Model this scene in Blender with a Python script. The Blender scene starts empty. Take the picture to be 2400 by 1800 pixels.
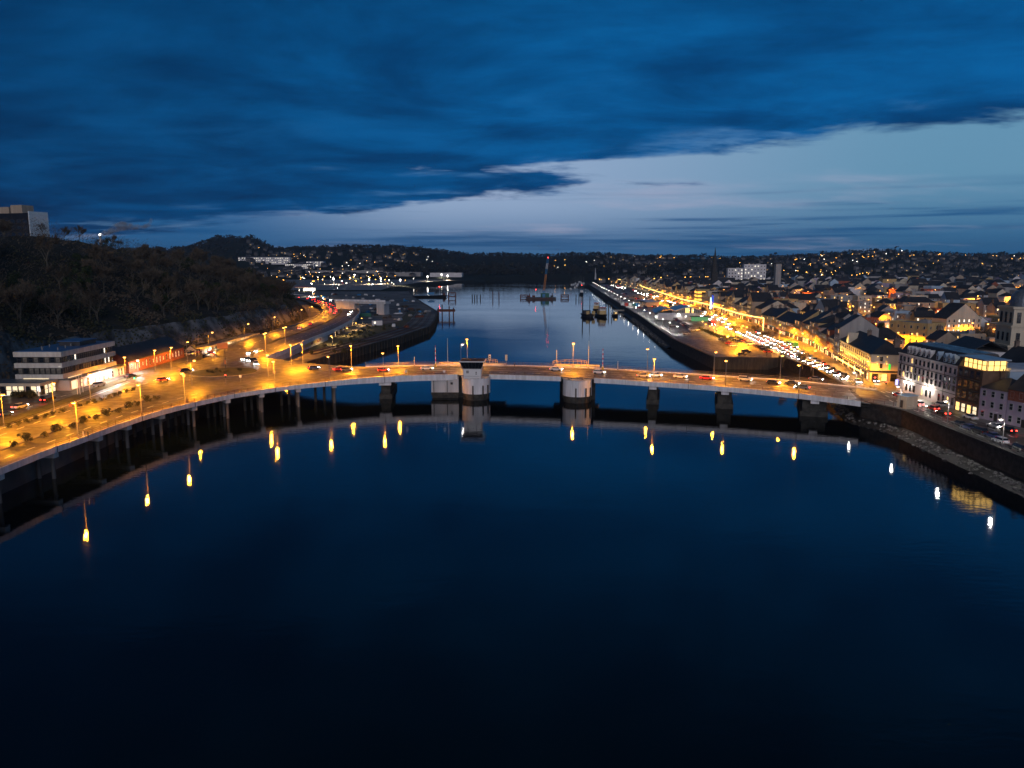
import bpy, bmesh, math, random
from mathutils import Vector, Matrix, noise
random.seed(7)
R = math.radians
scene = bpy.context.scene
col = scene.collection

# ------------------------------------------------------------------ camera, sky, sun, exposure
CAM_H, FOC, PITCH = 48.0, 1800.0, R(9.15)          # metres above the river, focal length in photo pixels
cd = bpy.data.cameras.new('camera'); cam = bpy.data.objects.new('camera', cd); col.objects.link(cam)
cam.location = (0, 0, CAM_H); cam.rotation_euler = (R(90) - PITCH, 0, 0)
cd.sensor_width = 36; cd.lens = 36 * FOC / 2400; cd.clip_start = 1; cd.clip_end = 30000
scene.camera = cam
scene.render.engine = 'CYCLES'
scene.cycles.use_denoising = True
scene.cycles.max_bounces = 4; scene.cycles.diffuse_bounces = 1; scene.cycles.glossy_bounces = 3
scene.cycles.transmission_bounces = 2; scene.cycles.sample_clamp_indirect = 6
scene.cycles.caustics_reflective = False; scene.cycles.caustics_refractive = False
scene.cycles.use_light_tree = True
scene.view_settings.view_transform = 'Standard'; scene.view_settings.look = 'None'
scene.view_settings.exposure = 0; scene.view_settings.gamma = 1

class G:                                           # tiny node-graph helper
    def __init__(s, nt): s.nt = nt
    def n(s, t, **k):
        nd = s.nt.nodes.new(t)
        for a, b in k.items(): setattr(nd, a, b)
        return nd
    def l(s, a, b): s.nt.links.new(a, b)
    def setin(s, sock, v):
        if hasattr(v, 'is_output'): s.l(v, sock)
        else: sock.default_value = v
    def m(s, op, a, b=0.0, c=None, clamp=False):
        nd = s.n('ShaderNodeMath', operation=op, use_clamp=clamp)
        s.setin(nd.inputs[0], a); s.setin(nd.inputs[1], b)
        if c is not None: s.setin(nd.inputs[2], c)
        return nd.outputs[0]
    def mix(s, f, a, b, mode='MIX'):
        nd = s.n('ShaderNodeMix', data_type='RGBA', blend_type=mode)
        s.setin(nd.inputs[0], f); s.setin(nd.inputs[6], a); s.setin(nd.inputs[7], b)
        return nd.outputs[2]
    def ss(s, v, a, b):
        nd = s.n('ShaderNodeMapRange', interpolation_type='SMOOTHSTEP')
        s.setin(nd.inputs[0], v); nd.inputs[1].default_value = a; nd.inputs[2].default_value = b
        return nd.outputs[0]
    def noise(s, vec, scale, detail=4, rough=0.55, dist=0.0):
        nd = s.n('ShaderNodeTexNoise'); s.l(vec, nd.inputs['Vector'])
        nd.inputs['Scale'].default_value = scale; nd.inputs['Detail'].default_value = detail
        nd.inputs['Roughness'].default_value = rough; nd.inputs['Distortion'].default_value = dist
        return nd.outputs[0]
    def comb(s, x, y, z):
        nd = s.n('ShaderNodeCombineXYZ')
        for i, v in enumerate((x, y, z)): s.setin(nd.inputs[i], v)
        return nd.outputs[0]

def c4(c): return (c[0], c[1], c[2], 1.0)

SUN_ELEV, SUN_AZ = R(14), R(180 - 5)              # after-glow of the set sun, behind the camera
def make_world():
    w = bpy.data.worlds.new('World'); scene.world = w; w.use_nodes = True
    nt = w.node_tree; nt.nodes.clear(); g = G(nt)
    out = g.n('ShaderNodeOutputWorld'); bg = g.n('ShaderNodeBackground'); g.l(bg.outputs[0], out.inputs[0])
    tc = g.n('ShaderNodeTexCoord'); sep = g.n('ShaderNodeSeparateXYZ'); g.l(tc.outputs['Generated'], sep.inputs[0])
    x, y, z = sep.outputs
    zz = g.m('MAXIMUM', z, 0.012)
    px, py = g.m('DIVIDE', x, zz), g.m('DIVIDE', y, zz)          # point on a flat cloud layer one unit up
    zq = g.m('ADD', g.m('MAXIMUM', z, 0.0), 0.10)
    q = g.comb(g.m('DIVIDE', x, zq), g.m('DIVIDE', y, zq), 0.0)  # the same, bent down near the horizon
    streak = g.comb(g.m('MULTIPLY', g.m('DIVIDE', x, zq), 0.62), g.m('DIVIDE', y, zq), 3.7)
    # straight edge of the cloud deck, roughened
    wob = g.m('SUBTRACT', g.noise(q, 1.15, 5, 0.6), 0.5)
    wob2 = g.m('SUBTRACT', g.noise(streak, 2.6, 6, 0.6, 0.4), 0.5)
    s = g.m('SUBTRACT', g.m('ADD', g.m('MULTIPLY', px, 0.783), g.m('MULTIPLY', py, 0.623)), 6.0)
    dist = g.m('SQRT', g.m('ADD', g.m('MULTIPLY', px, px), g.m('MULTIPLY', py, py)))
    s = g.m('ADD', s, g.m('MULTIPLY', g.m('MULTIPLY', wob, dist), 0.30))
    s = g.m('ADD', s, g.m('MULTIPLY', g.m('MULTIPLY', wob2, dist), 0.34))
    bank = g.m('MULTIPLY', g.ss(py, 9.0, 10.4), g.m('SUBTRACT', 1.0, g.ss(py, 13.5, 19.0)))       # a tongue of the deck reaching out,
    gap = g.m('MULTIPLY', g.ss(py, 7.5, 8.3), g.m('SUBTRACT', 1.0, g.ss(py, 8.8, 9.5)))            # and the slit of light above it
    s = g.m('ADD', g.m('SUBTRACT', s, g.m('MULTIPLY', bank, 1.5)), g.m('MULTIPLY', gap, 0.9))
    rel = g.m('DIVIDE', s, g.m('ADD', dist, 1.0))
    cover = g.m('SUBTRACT', 1.0, g.ss(rel, -0.03, 0.06))
    # clear air: lavender near the deck, deeper blue at the horizon and to the right
    el = g.m('MAXIMUM', z, 0.0)
    clear = g.mix(g.ss(el, 0.0, 0.075), c4((0.040, 0.150, 0.340)), c4((0.290, 0.405, 0.600)))
    clear = g.mix(g.ss(x, -0.02, 0.50), clear, g.mix(g.ss(el, 0.0, 0.10), c4((0.022, 0.125, 0.290)), c4((0.130, 0.300, 0.460))))
    clear = g.mix(g.ss(x, -0.08, -0.40), clear, c4((0.02, 0.12, 0.30)))
    warm = g.noise(streak, 0.9, 4, 0.6)
    clear = g.mix(g.m('MULTIPLY', g.ss(warm, 0.52, 0.75), 0.55), clear, c4((0.40, 0.42, 0.58)))
    # thin low bars of stratus
    bars = g.noise(g.comb(g.m('MULTIPLY', x, 2.2), g.m('MULTIPLY', y, 2.2), g.m('MULTIPLY', z, 75.0)), 1.0, 5, 0.55)
    low = g.m('MULTIPLY', g.ss(bars, 0.47, 0.66), g.m('SUBTRACT', 1.0, g.ss(el, 0.05, 0.10)))
    clear = g.mix(g.m('MULTIPLY', low, 0.85), clear, c4((0.008, 0.085, 0.24)))
    # underside of the deck
    f1 = g.noise(q, 1.05, 7, 0.60, 0.7); f2 = g.noise(streak, 2.0, 7, 0.62, 0.3)
    t = g.m('ADD', g.m('MULTIPLY', f1, 0.55), g.m('MULTIPLY', f2, 0.45))
    deck = g.mix(g.ss(t, 0.30, 0.72), c4((0.0003, 0.035, 0.132)), c4((0.0020, 0.128, 0.385)))
    deck = g.mix(g.m('MULTIPLY', g.ss(f2, 0.56, 0.78), 0.35), deck, c4((0.012, 0.130, 0.36)))
    side = g.ss(g.m('ADD', x, g.m('MULTIPLY', el, -0.15)), -0.62, 0.15)
    deck = g.mix(1.0, deck, g.mix(side, c4((0.45, 0.50, 0.53)), c4((1.0, 1.0, 1.0))), 'MULTIPLY')
    deck = g.mix(g.ss(el, 0.22, 0.62), deck, g.mix(1.0, deck, c4((2.4, 0.36, 0.24)), 'MULTIPLY'))
    rim = g.m('MULTIPLY', g.m('SUBTRACT', g.ss(rel, -0.17, -0.02), g.ss(rel, 0.0, 0.05)), g.ss(f2, 0.50, 0.72))
    deck = g.mix(g.m('MULTIPLY', rim, 0.55), deck, c4((0.16, 0.33, 0.56)))
    sky = g.n('ShaderNodeTexSky', sky_type='NISHITA'); sky.sun_disc = False
    sky.sun_elevation = R(-2.0); sky.sun_rotation = SUN_AZ; sky.altitude = 50
    base = g.mix(cover, clear, deck)
    mul = g.mix(1.0, sky.outputs[0], c4((0.004, 0.016, 0.030)), 'MULTIPLY')
    tot = g.mix(1.0, base, mul, 'ADD')
    g.l(tot, bg.inputs[0]); bg.inputs[1].default_value = 1.0
make_world()
sl = bpy.data.lights.new('sun', 'SUN'); so = bpy.data.objects.new('sun', sl); col.objects.link(so)
sl.energy = 1.2; sl.angle = R(60); sl.color = (1.0, 0.90, 0.93)
so.rotation_euler = (R(90) - SUN_ELEV, 0, R(-5))   # shines from behind the camera towards +Y

# ------------------------------------------------------------------ helpers
def at(px, py, z):                                  # photo pixel on the level z -> ground point
    u = (px - 1200) / FOC; v = (900 - py) / FOC
    dy = math.cos(PITCH) + v * math.sin(PITCH); dz = -math.sin(PITCH) + v * math.cos(PITCH)
    t = (z - CAM_H) / dz
    return Vector((u * t, dy * t, z))
def crop(ox, oy, s): return lambda x, y: (ox + x / s, oy + y / s)

class MB:
    def __init__(s): s.v = []; s.f = []; s.mi = []; s.cur = 0
    def face(s, *p):
        b = len(s.v); s.v += [tuple(q) for q in p]; s.f.append(tuple(range(b, b + len(p)))); s.mi.append(s.cur)
    def add(s, vs, fs):
        b = len(s.v); s.v += [tuple(q) for q in vs]
        for f in fs: s.f.append(tuple(b + i for i in f)); s.mi.append(s.cur)
        return s
    def box(s, c, d, rz=0.0):
        hx, hy, hz = d[0] / 2, d[1] / 2, d[2] / 2; ca, sa = math.cos(rz), math.sin(rz)
        vs = [(c[0] + x * ca - y * sa, c[1] + x * sa + y * ca, c[2] + z) for z in (-hz, hz) for x, y in ((-hx, -hy), (hx, -hy), (hx, hy), (-hx, hy))]
        return s.add(vs, [(3, 2, 1, 0), (4, 5, 6, 7), (0, 1, 5, 4), (1, 2, 6, 5), (2, 3, 7, 6), (3, 0, 4, 7)])
    def prism(s, poly, z0, z1):                     # counter-clockwise outline
        n = len(poly); vs = [(x, y, z0) for x, y in poly] + [(x, y, z1) for x, y in poly]
        fs = [tuple(range(n - 1, -1, -1)), tuple(range(n, 2 * n))] + [(i, (i + 1) % n, n + (i + 1) % n, n + i) for i in range(n)]
        return s.add(vs, fs)
    def tube(s, p0, p1, r0, r1=None, n=8, cap=True):
        r1 = r0 if r1 is None else r1; p0, p1 = Vector(p0), Vector(p1); d = p1 - p0
        if d.length < 1e-6: return s
        a = d.normalized(); b = a.cross(Vector((0, 0, 1)) if abs(a.z) < .95 else Vector((1, 0, 0))).normalized(); c = a.cross(b)
        vs = [p + (b * math.cos(6.28318 * i / n) + c * math.sin(6.28318 * i / n)) * r for p, r in ((p0, r0), (p1, r1)) for i in range(n)]
        fs = [(i, n + i, n + (i + 1) % n, (i + 1) % n) for i in range(n)]
        if cap: fs += [tuple(range(n)), tuple(range(2 * n - 1, n - 1, -1))]
        return s.add(vs, fs)
    def path(s, pts, r, n=6):
        for a, b in zip(pts, pts[1:]): s.tube(a, b, r, r, n)
        return s
    def ball(s, c, r, sz=1.0, n=8, m=5):
        vs = [(c[0], c[1], c[2] + r * sz)]
        for j in range(1, m):
            t = math.pi * j / m
            vs += [(c[0] + r * math.sin(t) * math.cos(6.28318 * i / n), c[1] + r * math.sin(t) * math.sin(6.28318 * i / n), c[2] + r * sz * math.cos(t)) for i in range(n)]
        vs.append((c[0], c[1], c[2] - r * sz)); e = len(vs) - 1
        fs = [(0, 1 + i, 1 + (i + 1) % n) for i in range(n)]
        for j in range(m - 2):
            o = 1 + j * n; fs += [(o + i, o + n + i, o + n + (i + 1) % n, o + (i + 1) % n) for i in range(n)]
        o = 1 + (m - 2) * n; fs += [(e, o + (i + 1) % n, o + i) for i in range(n)]
        return s.add(vs, fs)
    def strip(s, A, B, th=0.0):                     # ribbon between two edge lines of 3D points, with thickness
        n = len(A)
        if th <= 0:
            return s.add(list(A) + list(B), [(i, i + 1, n + i + 1, n + i) for i in range(n - 1)])
        dn = [(p[0], p[1], p[2] - th) for p in list(A) + list(B)]
        vs = list(A) + list(B) + dn; m = 2 * n
        fs = []
        for i in range(n - 1):
            fs += [(i, i + 1, n + i + 1, n + i), (m + i, m + n + i, m + n + i + 1, m + i + 1), (i, m + i, m + i + 1, i + 1), (n + i, n + i + 1, m + n + i + 1, m + n + i)]
        fs += [(0, n, m + n, m), (n - 1, m + n - 1, m + 2 * n - 1, 2 * n - 1)]
        return s.add(vs, fs)
    def gable(s, w, d, z0, zr, ov=0.35):            # ridge along x
        x, y = w / 2 + ov * .3, d / 2 + ov; dz = ov * (zr - z0) / (d / 2); zl = z0 - dz
        t = 0.18
        vs = [(-x, -y, zl), (x, -y, zl), (x, y, zl), (-x, y, zl), (-x, 0, zr), (x, 0, zr)]
        vs += [(a, b, c + t) for a, b, c in vs]
        return s.add(vs, [(6, 7, 11, 10), (8, 9, 10, 11), (0, 4, 5, 1), (2, 5, 4, 3), (0, 1, 7, 6), (2, 3, 9, 8), (1, 5, 11, 7), (5, 2, 8, 11), (3, 4, 10, 9), (4, 0, 6, 10)])
    def hip(s, w, d, z0, zr, ov=0.35):
        x, y = w / 2 + ov, d / 2 + ov; k = min(x, y) * 0.9
        return s.add([(-x, -y, z0), (x, -y, z0), (x, y, z0), (-x, y, z0), (-x + k, 0, zr), (x - k, 0, zr)],
                     [(0, 1, 5, 4), (2, 3, 4, 5), (1, 2, 5), (3, 0, 4), (3, 2, 1, 0)])
    def mesh(s, name, *mats):
        me = bpy.data.meshes.new(name); me.from_pydata(s.v, [], s.f)
        for m in mats: me.materials.append(m)
        if len(mats) > 1: me.polygons.foreach_set('material_index', s.mi)
        me.update(); return me
    def build(s, name, mat, parent=None, loc=None, rz=0.0):
        mats = mat if isinstance(mat, (tuple, list)) else (mat,)
        return ob(name, s.mesh(name, *mats), parent, loc, rz)

def ob(name, data, parent=None, loc=None, rz=0.0, scale=None):
    o = bpy.data.objects.new(name, data); col.objects.link(o)
    if parent is not None: o.parent = parent
    if loc is not None: o.location = loc
    if rz: o.rotation_euler = (0, 0, rz)
    if scale is not None: o.scale = scale
    return o
def tag(o, label=None, cat=None, group=None, kind=None):
    if label: o['label'] = label
    if cat: o['category'] = cat
    if group: o['group'] = group
    if kind: o['kind'] = kind
    return o
def thing(name, label, cat, loc=(0, 0, 0), rz=0.0, group=None):
    return tag(ob(name, None, None, loc, rz), label, cat, group)
def struct(o): o['kind'] = 'structure'; return o
def stuff(o): o['kind'] = 'stuff'; return o
def kids(o): return [c for c in KID.get(o, [])]
def copy_tree(o, loc=None, rz=None, label=None, group=None, parent=None):
    c = o.copy(); col.objects.link(c); c.parent = parent
    if loc is not None: c.location = loc
    if rz is not None: c.rotation_euler = (0, 0, rz)
    if label: c['label'] = label
    if group: c['group'] = group
    for ch in o.children: copy_tree(ch, parent=c)
    return c

# ------------------------------------------------------------------ materials
MATS = {}
def mat(name, c1, rough=0.8, c2=None, scale=1.0, bump=0.0, bscale=None, metal=0.0, spec=0.5, detail=5, coord='Object', rvar=0.0, streak=False):
    if name in MATS: return MATS[name]
    m = bpy.data.materials.new(name); m.use_nodes = True; nt = m.node_tree; g = G(nt)
    b = nt.nodes['Principled BSDF']
    b.inputs['Roughness'].default_value = rough; b.inputs['Metallic'].default_value = metal
    b.inputs['Specular IOR Level'].default_value = spec; b.inputs['Base Color'].default_value = c4(c1)
    if c2 is not None or bump or rvar:
        tc = g.n('ShaderNodeTexCoord'); v = tc.outputs[coord]
        if streak:
            mp = g.n('ShaderNodeMapping'); g.l(v, mp.inputs[0]); mp.inputs['Scale'].default_value = (1, 1, 0.12); v = mp.outputs[0]
        f = g.noise(v, scale, detail, 0.62)
        if c2 is not None: g.l(g.mix(g.ss(f, 0.34, 0.68), c4(c1), c4(c2)), b.inputs['Base Color'])
        if rvar:
            mr = g.n('ShaderNodeMapRange'); g.l(g.noise(v, scale * 1.7, 3), mr.inputs[0]); mr.inputs[1].default_value = .35; mr.inputs[2].default_value = .65
            mr.inputs[3].default_value = max(0.02, rough - rvar); mr.inputs[4].default_value = min(1, rough + rvar); g.l(mr.outputs[0], b.inputs['Roughness'])
        if bump:
            bn = g.n('ShaderNodeBump'); bn.inputs['Distance'].default_value = bump; bn.inputs['Strength'].default_value = 1
            g.l(g.noise(v, bscale or scale * 3, 4), bn.inputs['Height']); g.l(bn.outputs[0], b.inputs['Normal'])
    MATS[name] = m; return m
def glow(name, c, st):                              # something that gives off light
    if name in MATS: return MATS[name]
    m = bpy.data.materials.new(name); m.use_nodes = True; b = m.node_tree.nodes['Principled BSDF']
    b.inputs['Base Color'].default_value = c4([min(1, k * .5) for k in c]); b.inputs['Emission Color'].default_value = c4(c); b.inputs['Emission Strength'].default_value = st
    try: m.cycles.emission_sampling = 'NONE'
    except Exception: pass
    MATS[name] = m; return m

M = dict(
    asphalt=mat('wet_asphalt', (0.046, 0.045, 0.043), 0.52, (0.092, 0.086, 0.078), 0.22, 0.004, 9, rvar=0.14),
    paving=mat('paving', (0.16, 0.15, 0.14), 0.6, (0.24, 0.22, 0.20), 0.5, 0.003, 6, rvar=0.15),
    gravel=mat('gravel_yard', (0.050, 0.047, 0.046), 0.75, (0.20, 0.178, 0.155), 0.055, 0.03, 2.5, detail=8, rvar=.2),
    scrub=mat('rough_grass', (0.030, 0.038, 0.016), 0.95, (0.075, 0.068, 0.034), 0.22, 0.06, 1.5),
    mud=mat('river_mud', (0.010, 0.009, 0.008), 0.6, (0.024, 0.021, 0.017), 0.4, 0.05, 1.2),
    concrete=mat('concrete', (0.44, 0.43, 0.42), 0.8, (0.60, 0.59, 0.58), 0.35, 0.004, 4, streak=True),
    pale=mat('pale_concrete', (0.60, 0.60, 0.61), 0.75, (0.82, 0.82, 0.84), 0.9, 0.003, 4, streak=True),
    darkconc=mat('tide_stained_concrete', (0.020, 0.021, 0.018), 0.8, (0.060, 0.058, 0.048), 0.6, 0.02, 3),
    stone=mat('quay_stone', (0.022, 0.021, 0.019), 0.85, (0.060, 0.055, 0.048), 0.8, 0.03, 2),
    rock=mat('cliff_rock', (0.030, 0.029, 0.028), 0.95, (0.24, 0.235, 0.23), 0.12, 0.5, 0.5),
    hill=mat('hillside_soil', (0.012, 0.013, 0.008), 1.0, (0.030, 0.026, 0.016), 0.06, 0.4, 0.4),
    field=mat('fields', (0.010, 0.018, 0.013), 1.0, (0.020, 0.020, 0.016), 0.004, 0.0, spec=0.1),
    bark=mat('bark', (0.075, 0.066, 0.048), 0.95, (0.13, 0.115, 0.085), 2.0),
    twig=mat('bare_twigs', (0.095, 0.077, 0.055), 1.0, (0.155, 0.122, 0.086), 0.4, spec=0.1),
    leaf=mat('evergreen_leaf', (0.016, 0.030, 0.010), 0.7, (0.045, 0.060, 0.020), 0.5, spec=0.2),
    bush=mat('bush_leaf', (0.034, 0.038, 0.017), 0.8, (0.095, 0.088, 0.040), 1.2, spec=0.2),
    wood=mat('far_wood', (0.015, 0.018, 0.016), 1.0, (0.034, 0.033, 0.028), 0.02, spec=0.05),
    white=mat('white_render', (0.62, 0.60, 0.59), 0.8, (0.74, 0.72, 0.71), 0.35, streak=True),
    cream=mat('cream_render', (0.52, 0.45, 0.33), 0.8, (0.62, 0.55, 0.42), 0.4, streak=True),
    ochre=mat('ochre_render', (0.46, 0.33, 0.14), 0.8, (0.56, 0.42, 0.20), 0.4, streak=True),
    grey=mat('grey_render', (0.27, 0.26, 0.25), 0.85, (0.37, 0.36, 0.34), 0.4, streak=True),
    tan=mat('tan_render', (0.34, 0.27, 0.20), 0.85, (0.44, 0.36, 0.27), 0.4, streak=True),
    lilac=mat('lilac_render', (0.42, 0.33, 0.42), 0.8, (0.50, 0.41, 0.50), 0.4, streak=True),
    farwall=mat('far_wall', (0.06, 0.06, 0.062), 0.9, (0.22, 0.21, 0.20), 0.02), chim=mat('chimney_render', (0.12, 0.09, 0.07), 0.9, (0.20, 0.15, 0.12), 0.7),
    pink=mat('pink_render', (0.55, 0.24, 0.30), 0.8, (0.62, 0.30, 0.36), 0.4, streak=True),
    brick=mat('red_brick', (0.22, 0.062, 0.035), 0.85, (0.31, 0.10, 0.058), 1.2, 0.006, 8),
    brown=mat('brown_cladding', (0.11, 0.060, 0.034), 0.6, (0.17, 0.095, 0.055), 0.6),
    slate=mat('slate_roof', (0.024, 0.024, 0.028), 0.6, (0.045, 0.044, 0.050), 0.5, 0.02, 3),
    felt=mat('flat_roof_felt', (0.060, 0.070, 0.085), 0.4, (0.12, 0.13, 0.15), 0.25, rvar=0.15),
    zinc=mat('metal_roof', (0.30, 0.34, 0.38), 0.35, (0.42, 0.46, 0.50), 0.3, metal=0.3),
    lead=mat('dome_lead', (0.10, 0.13, 0.16), 0.4, (0.17, 0.20, 0.24), 0.8, metal=0.4),
    steel=mat('galvanised_steel', (0.20, 0.195, 0.185), 0.5, (0.28, 0.27, 0.26), 0.7, metal=0.2),
    darksteel=mat('dark_steel', (0.030, 0.032, 0.036), 0.5, (0.055, 0.055, 0.06), 0.7, metal=0.3),
    rust=mat('rusty_steel', (0.075, 0.022, 0.014), 0.85, (0.15, 0.050, 0.028), 0.8),
    timber=mat('dark_timber', (0.028, 0.024, 0.018), 0.9, (0.070, 0.058, 0.042), 1.0, streak=True),
    whitep=mat('white_paint', (0.74, 0.74, 0.73), 0.5), yellowp=mat('yellow_paint', (0.62, 0.42, 0.04), 0.5),
    redp=mat('red_paint', (0.50, 0.030, 0.020), 0.4), bluep=mat('blue_paint', (0.020, 0.19, 0.42), 0.45),
    orangep=mat('orange_paint', (0.55, 0.21, 0.05), 0.5), greenp=mat('green_paint', (0.010, 0.13, 0.085), 0.5),
    blackp=mat('black_paint', (0.012, 0.012, 0.014), 0.35), glass=mat('dark_glass', (0.014, 0.018, 0.026), 0.08, spec=0.8),
    frame=mat('window_frame', (0.45, 0.44, 0.42), 0.5), darkframe=mat('dark_window_frame', (0.03, 0.028, 0.026), 0.5),
    blind=mat('window_blind', (0.28, 0.25, 0.19), 0.6, (0.10, 0.09, 0.08), 0.8), rubber=mat('tyre_rubber', (0.012, 0.012, 0.012), 0.8),
    mural=mat('mural_yellow', (0.46, 0.33, 0.12), 0.7, (0.55, 0.41, 0.18), 0.5), purple=mat('mural_purple', (0.16, 0.015, 0.10), 0.7),
    skin=mat('skin', (0.42, 0.24, 0.17), 0.6), cloth=mat('dark_clothes', (0.025, 0.030, 0.045), 0.9),
    bluew=mat('pale_blue_render', (0.34, 0.46, 0.58), 0.7, (0.42, 0.55, 0.66), 0.3),
)
SOD, WARM, LED = (1.0, 0.33, 0.009), (1.0, 0.58, 0.20), (1.0, 0.95, 0.88)
E = dict(
    sod=glow('sodium_lens', (1.0, 0.50, 0.11), 14), refl=glow('lamp_halo', (1.0, 0.34, 0.015), 1.9), halo_white=glow('lamp_halo_white', (1.0, 0.82, 0.66), 0.9), led=glow('white_lens', (1.0, 0.93, 0.85), 18), warm=glow('warm_lens', (1.0, 0.55, 0.10), 10),
    head=glow('headlight_glow', (1.0, 0.95, 0.88), 75), tail=glow('tail_light_glow', (1.0, 0.03, 0.02), 22), green=glow('green_glow', (0.02, 1.0, 0.16), 30),
    red=glow('red_glow', (1.0, 0.03, 0.02), 30), winw=glow('lit_window_warm', (1.0, 0.58, 0.16), 2.2), winc=glow('lit_window_white', (1.0, 0.90, 0.72), 1.8),
    shop=glow('lit_shopfront', (1.0, 0.80, 0.50), 1.15), string=glow('light_string_glow', (1.0, 0.60, 0.14), 7), blue=glow('blue_screen', (0.02, 0.10, 0.95), 1.1), farsod=glow('far_sodium_lens', (1.0, 0.44, 0.06), 16), farled=glow('far_white_lens', (1.0, 0.90, 0.75), 18),
)

# ------------------------------------------------------------------ water
def water_material():
    m = bpy.data.materials.new('river_water'); m.use_nodes = True; g = G(m.node_tree); b = m.node_tree.nodes['Principled BSDF']
    b.inputs['Base Color'].default_value = (0.0010, 0.003, 0.006, 1); b.inputs['Specular Tint'].default_value = (0.55, 0.86, 1.0, 1); b.inputs['Roughness'].default_value = 0.035
    b.inputs['IOR'].default_value = 1.47; b.inputs['Specular IOR Level'].default_value = 0.5
    tc = g.n('ShaderNodeTexCoord'); v = tc.outputs['Object']
    mp = g.n('ShaderNodeMapping'); g.l(v, mp.inputs[0]); mp.inputs['Scale'].default_value = (0.55, 1.0, 1.0); mp.inputs['Rotation'].default_value = (0, 0, 0.25)
    a = g.noise(mp.outputs[0], 0.9, 3, 0.5); bb = g.noise(mp.outputs[0], 0.16, 2, 0.5)
    gust = g.ss(g.noise(mp.outputs[0], 0.012, 3, 0.6), 0.36, 0.66)          # calmer and breezier patches
    fine = g.noise(mp.outputs[0], 3.2, 2, 0.5)
    h = g.m('ADD', g.m('MULTIPLY', fine, 0.16), g.m('MULTIPLY', a, g.m('ADD', g.m('MULTIPLY', gust, 0.8), 0.45)))
    h = g.m('ADD', h, g.m('MULTIPLY', bb, 1.6))
    mr = g.n('ShaderNodeMapRange'); g.l(gust, mr.inputs[0]); mr.inputs[3].default_value = 0.015; mr.inputs[4].default_value = 0.06; g.l(mr.outputs[0], b.inputs['Roughness'])
    bn = g.n('ShaderNodeBump'); bn.inputs['Strength'].default_value = 1.0; bn.inputs['Distance'].default_value = 0.019
    g.l(h, bn.inputs['Height']); g.l(bn.outputs[0], b.inputs['Normal'])
    return m
wmb = MB(); wmb.face((-14000, -400, 0), (14000, -400, 0), (14000, 14000, 0), (-14000, 14000, 0))
struct(wmb.build('water', water_material()))

# ------------------------------------------------------------------ land
def lerp(a, b, t): return a + (b - a) * t
def table(tb, x):
    if x <= tb[0][0]: return tb[0][1]
    for (a, va), (b, vb) in zip(tb, tb[1:]):
        if x <= b: return lerp(va, vb, (x - a) / (b - a))
    return tb[-1][1]
def sst(a, b, x):
    t = min(1, max(0, (x - a) / (b - a))); return t * t * (3 - 2 * t)
def inside(poly, x, y):
    c = False; n = len(poly)
    for i in range(n):
        x1, y1 = poly[i]; x2, y2 = poly[(i + 1) % n]
        if (y1 > y) != (y2 > y) and x < (x2 - x1) * (y - y1) / (y2 - y1) + x1: c = not c
    return c
LEFT_EDGE = [(-106, -100), (-106, 215), (-101, 270), (-92, 320), (-84, 360.7), (-75.1, 401.4), (-65, 447), (-59.3, 488.6), (-55.7, 511), (-57, 560), (-64.5, 665), (-90, 790), (-119.8, 938), (-148, 1107)]
RIGHT_EDGE = [(108.5, -100), (110.3, 160), (111, 214), (105.5, 227), (112.5, 256), (119.5, 300), (118.5, 338), (90.3, 340), (88.7, 423), (99.8, 600), (114, 900), (138.5, 1396)]
lb = MB(); lb.prism(LEFT_EDGE + [(-2500, 1107), (-2500, -100)], -4, 4.0)
left_bank = struct(lb.build('left_bank', M['gravel']))
rb = MB(); rb.prism([(2600, -100), (2600, 1396)] + RIGHT_EDGE[::-1], -4, 5.0)
right_bank = struct(rb.build('right_bank', M['paving']))
RIDGE = [(-3000, 98), (-1500, 106), (-1255, 108), (-1130, 152), (-1000, 154), (-915, 108), (-730, 110), (-450, 116), (-330, 106), (-230, 95), (-160, 86), (170, 84), (340, 88), (470, 78), (830, 74), (1080, 78), (1170, 86), (1300, 92), (1470, 100), (1520, 94), (1670, 87), (2600, 88)]
RIVER = [(-148, 1000), (-152, 1150), (-170, 1349), (-150, 1520), (-66, 1802), (-22, 1978), (200, 2060), (600, 2190), (1200, 2400), (4000, 3100), (6000, 3600), (6000, 3540), (3000, 2760), (1200, 2345), (600, 2135), (310, 1990), (190, 1700), (138.5, 1396), (116, 1000)]
def far_h(x, y):
    if inside(RIVER, x, y): return -3.0
    r = table(RIDGE, x * 3000 / max(y, 2200) if y > 2200 else x * 1.2)
    h = 3.6 + (r - 25) * (sst(1750, 3000, y) ** 1.15)
    h += noise.noise(Vector((x * .004, y * .004, 1.3))) * 7 * sst(1900, 2600, y)
    if y > 3000: h -= (y - 3000) * 0.004
    return h
def grid(fn, x0, x1, nx, y0, y1, ny):
    vs = []; fs = []
    for j in range(ny + 1):
        yy = lerp(y0, y1, (j / ny) ** 1.5)
        for i in range(nx + 1):
            xx = lerp(x0, x1, i / nx); vs.append((xx, yy, fn(xx, yy)))
    for j in range(ny):
        for i in range(nx):
            a = j * (nx + 1) + i; fs.append((a, a + 1, a + nx + 2, a + nx + 1))
    return vs, fs
fm = MB(); fm.add(*grid(far_h, -4200, 5200, 190, 1105, 6500, 80))
far_land = struct(fm.build('far_hills', M['field']))

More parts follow.
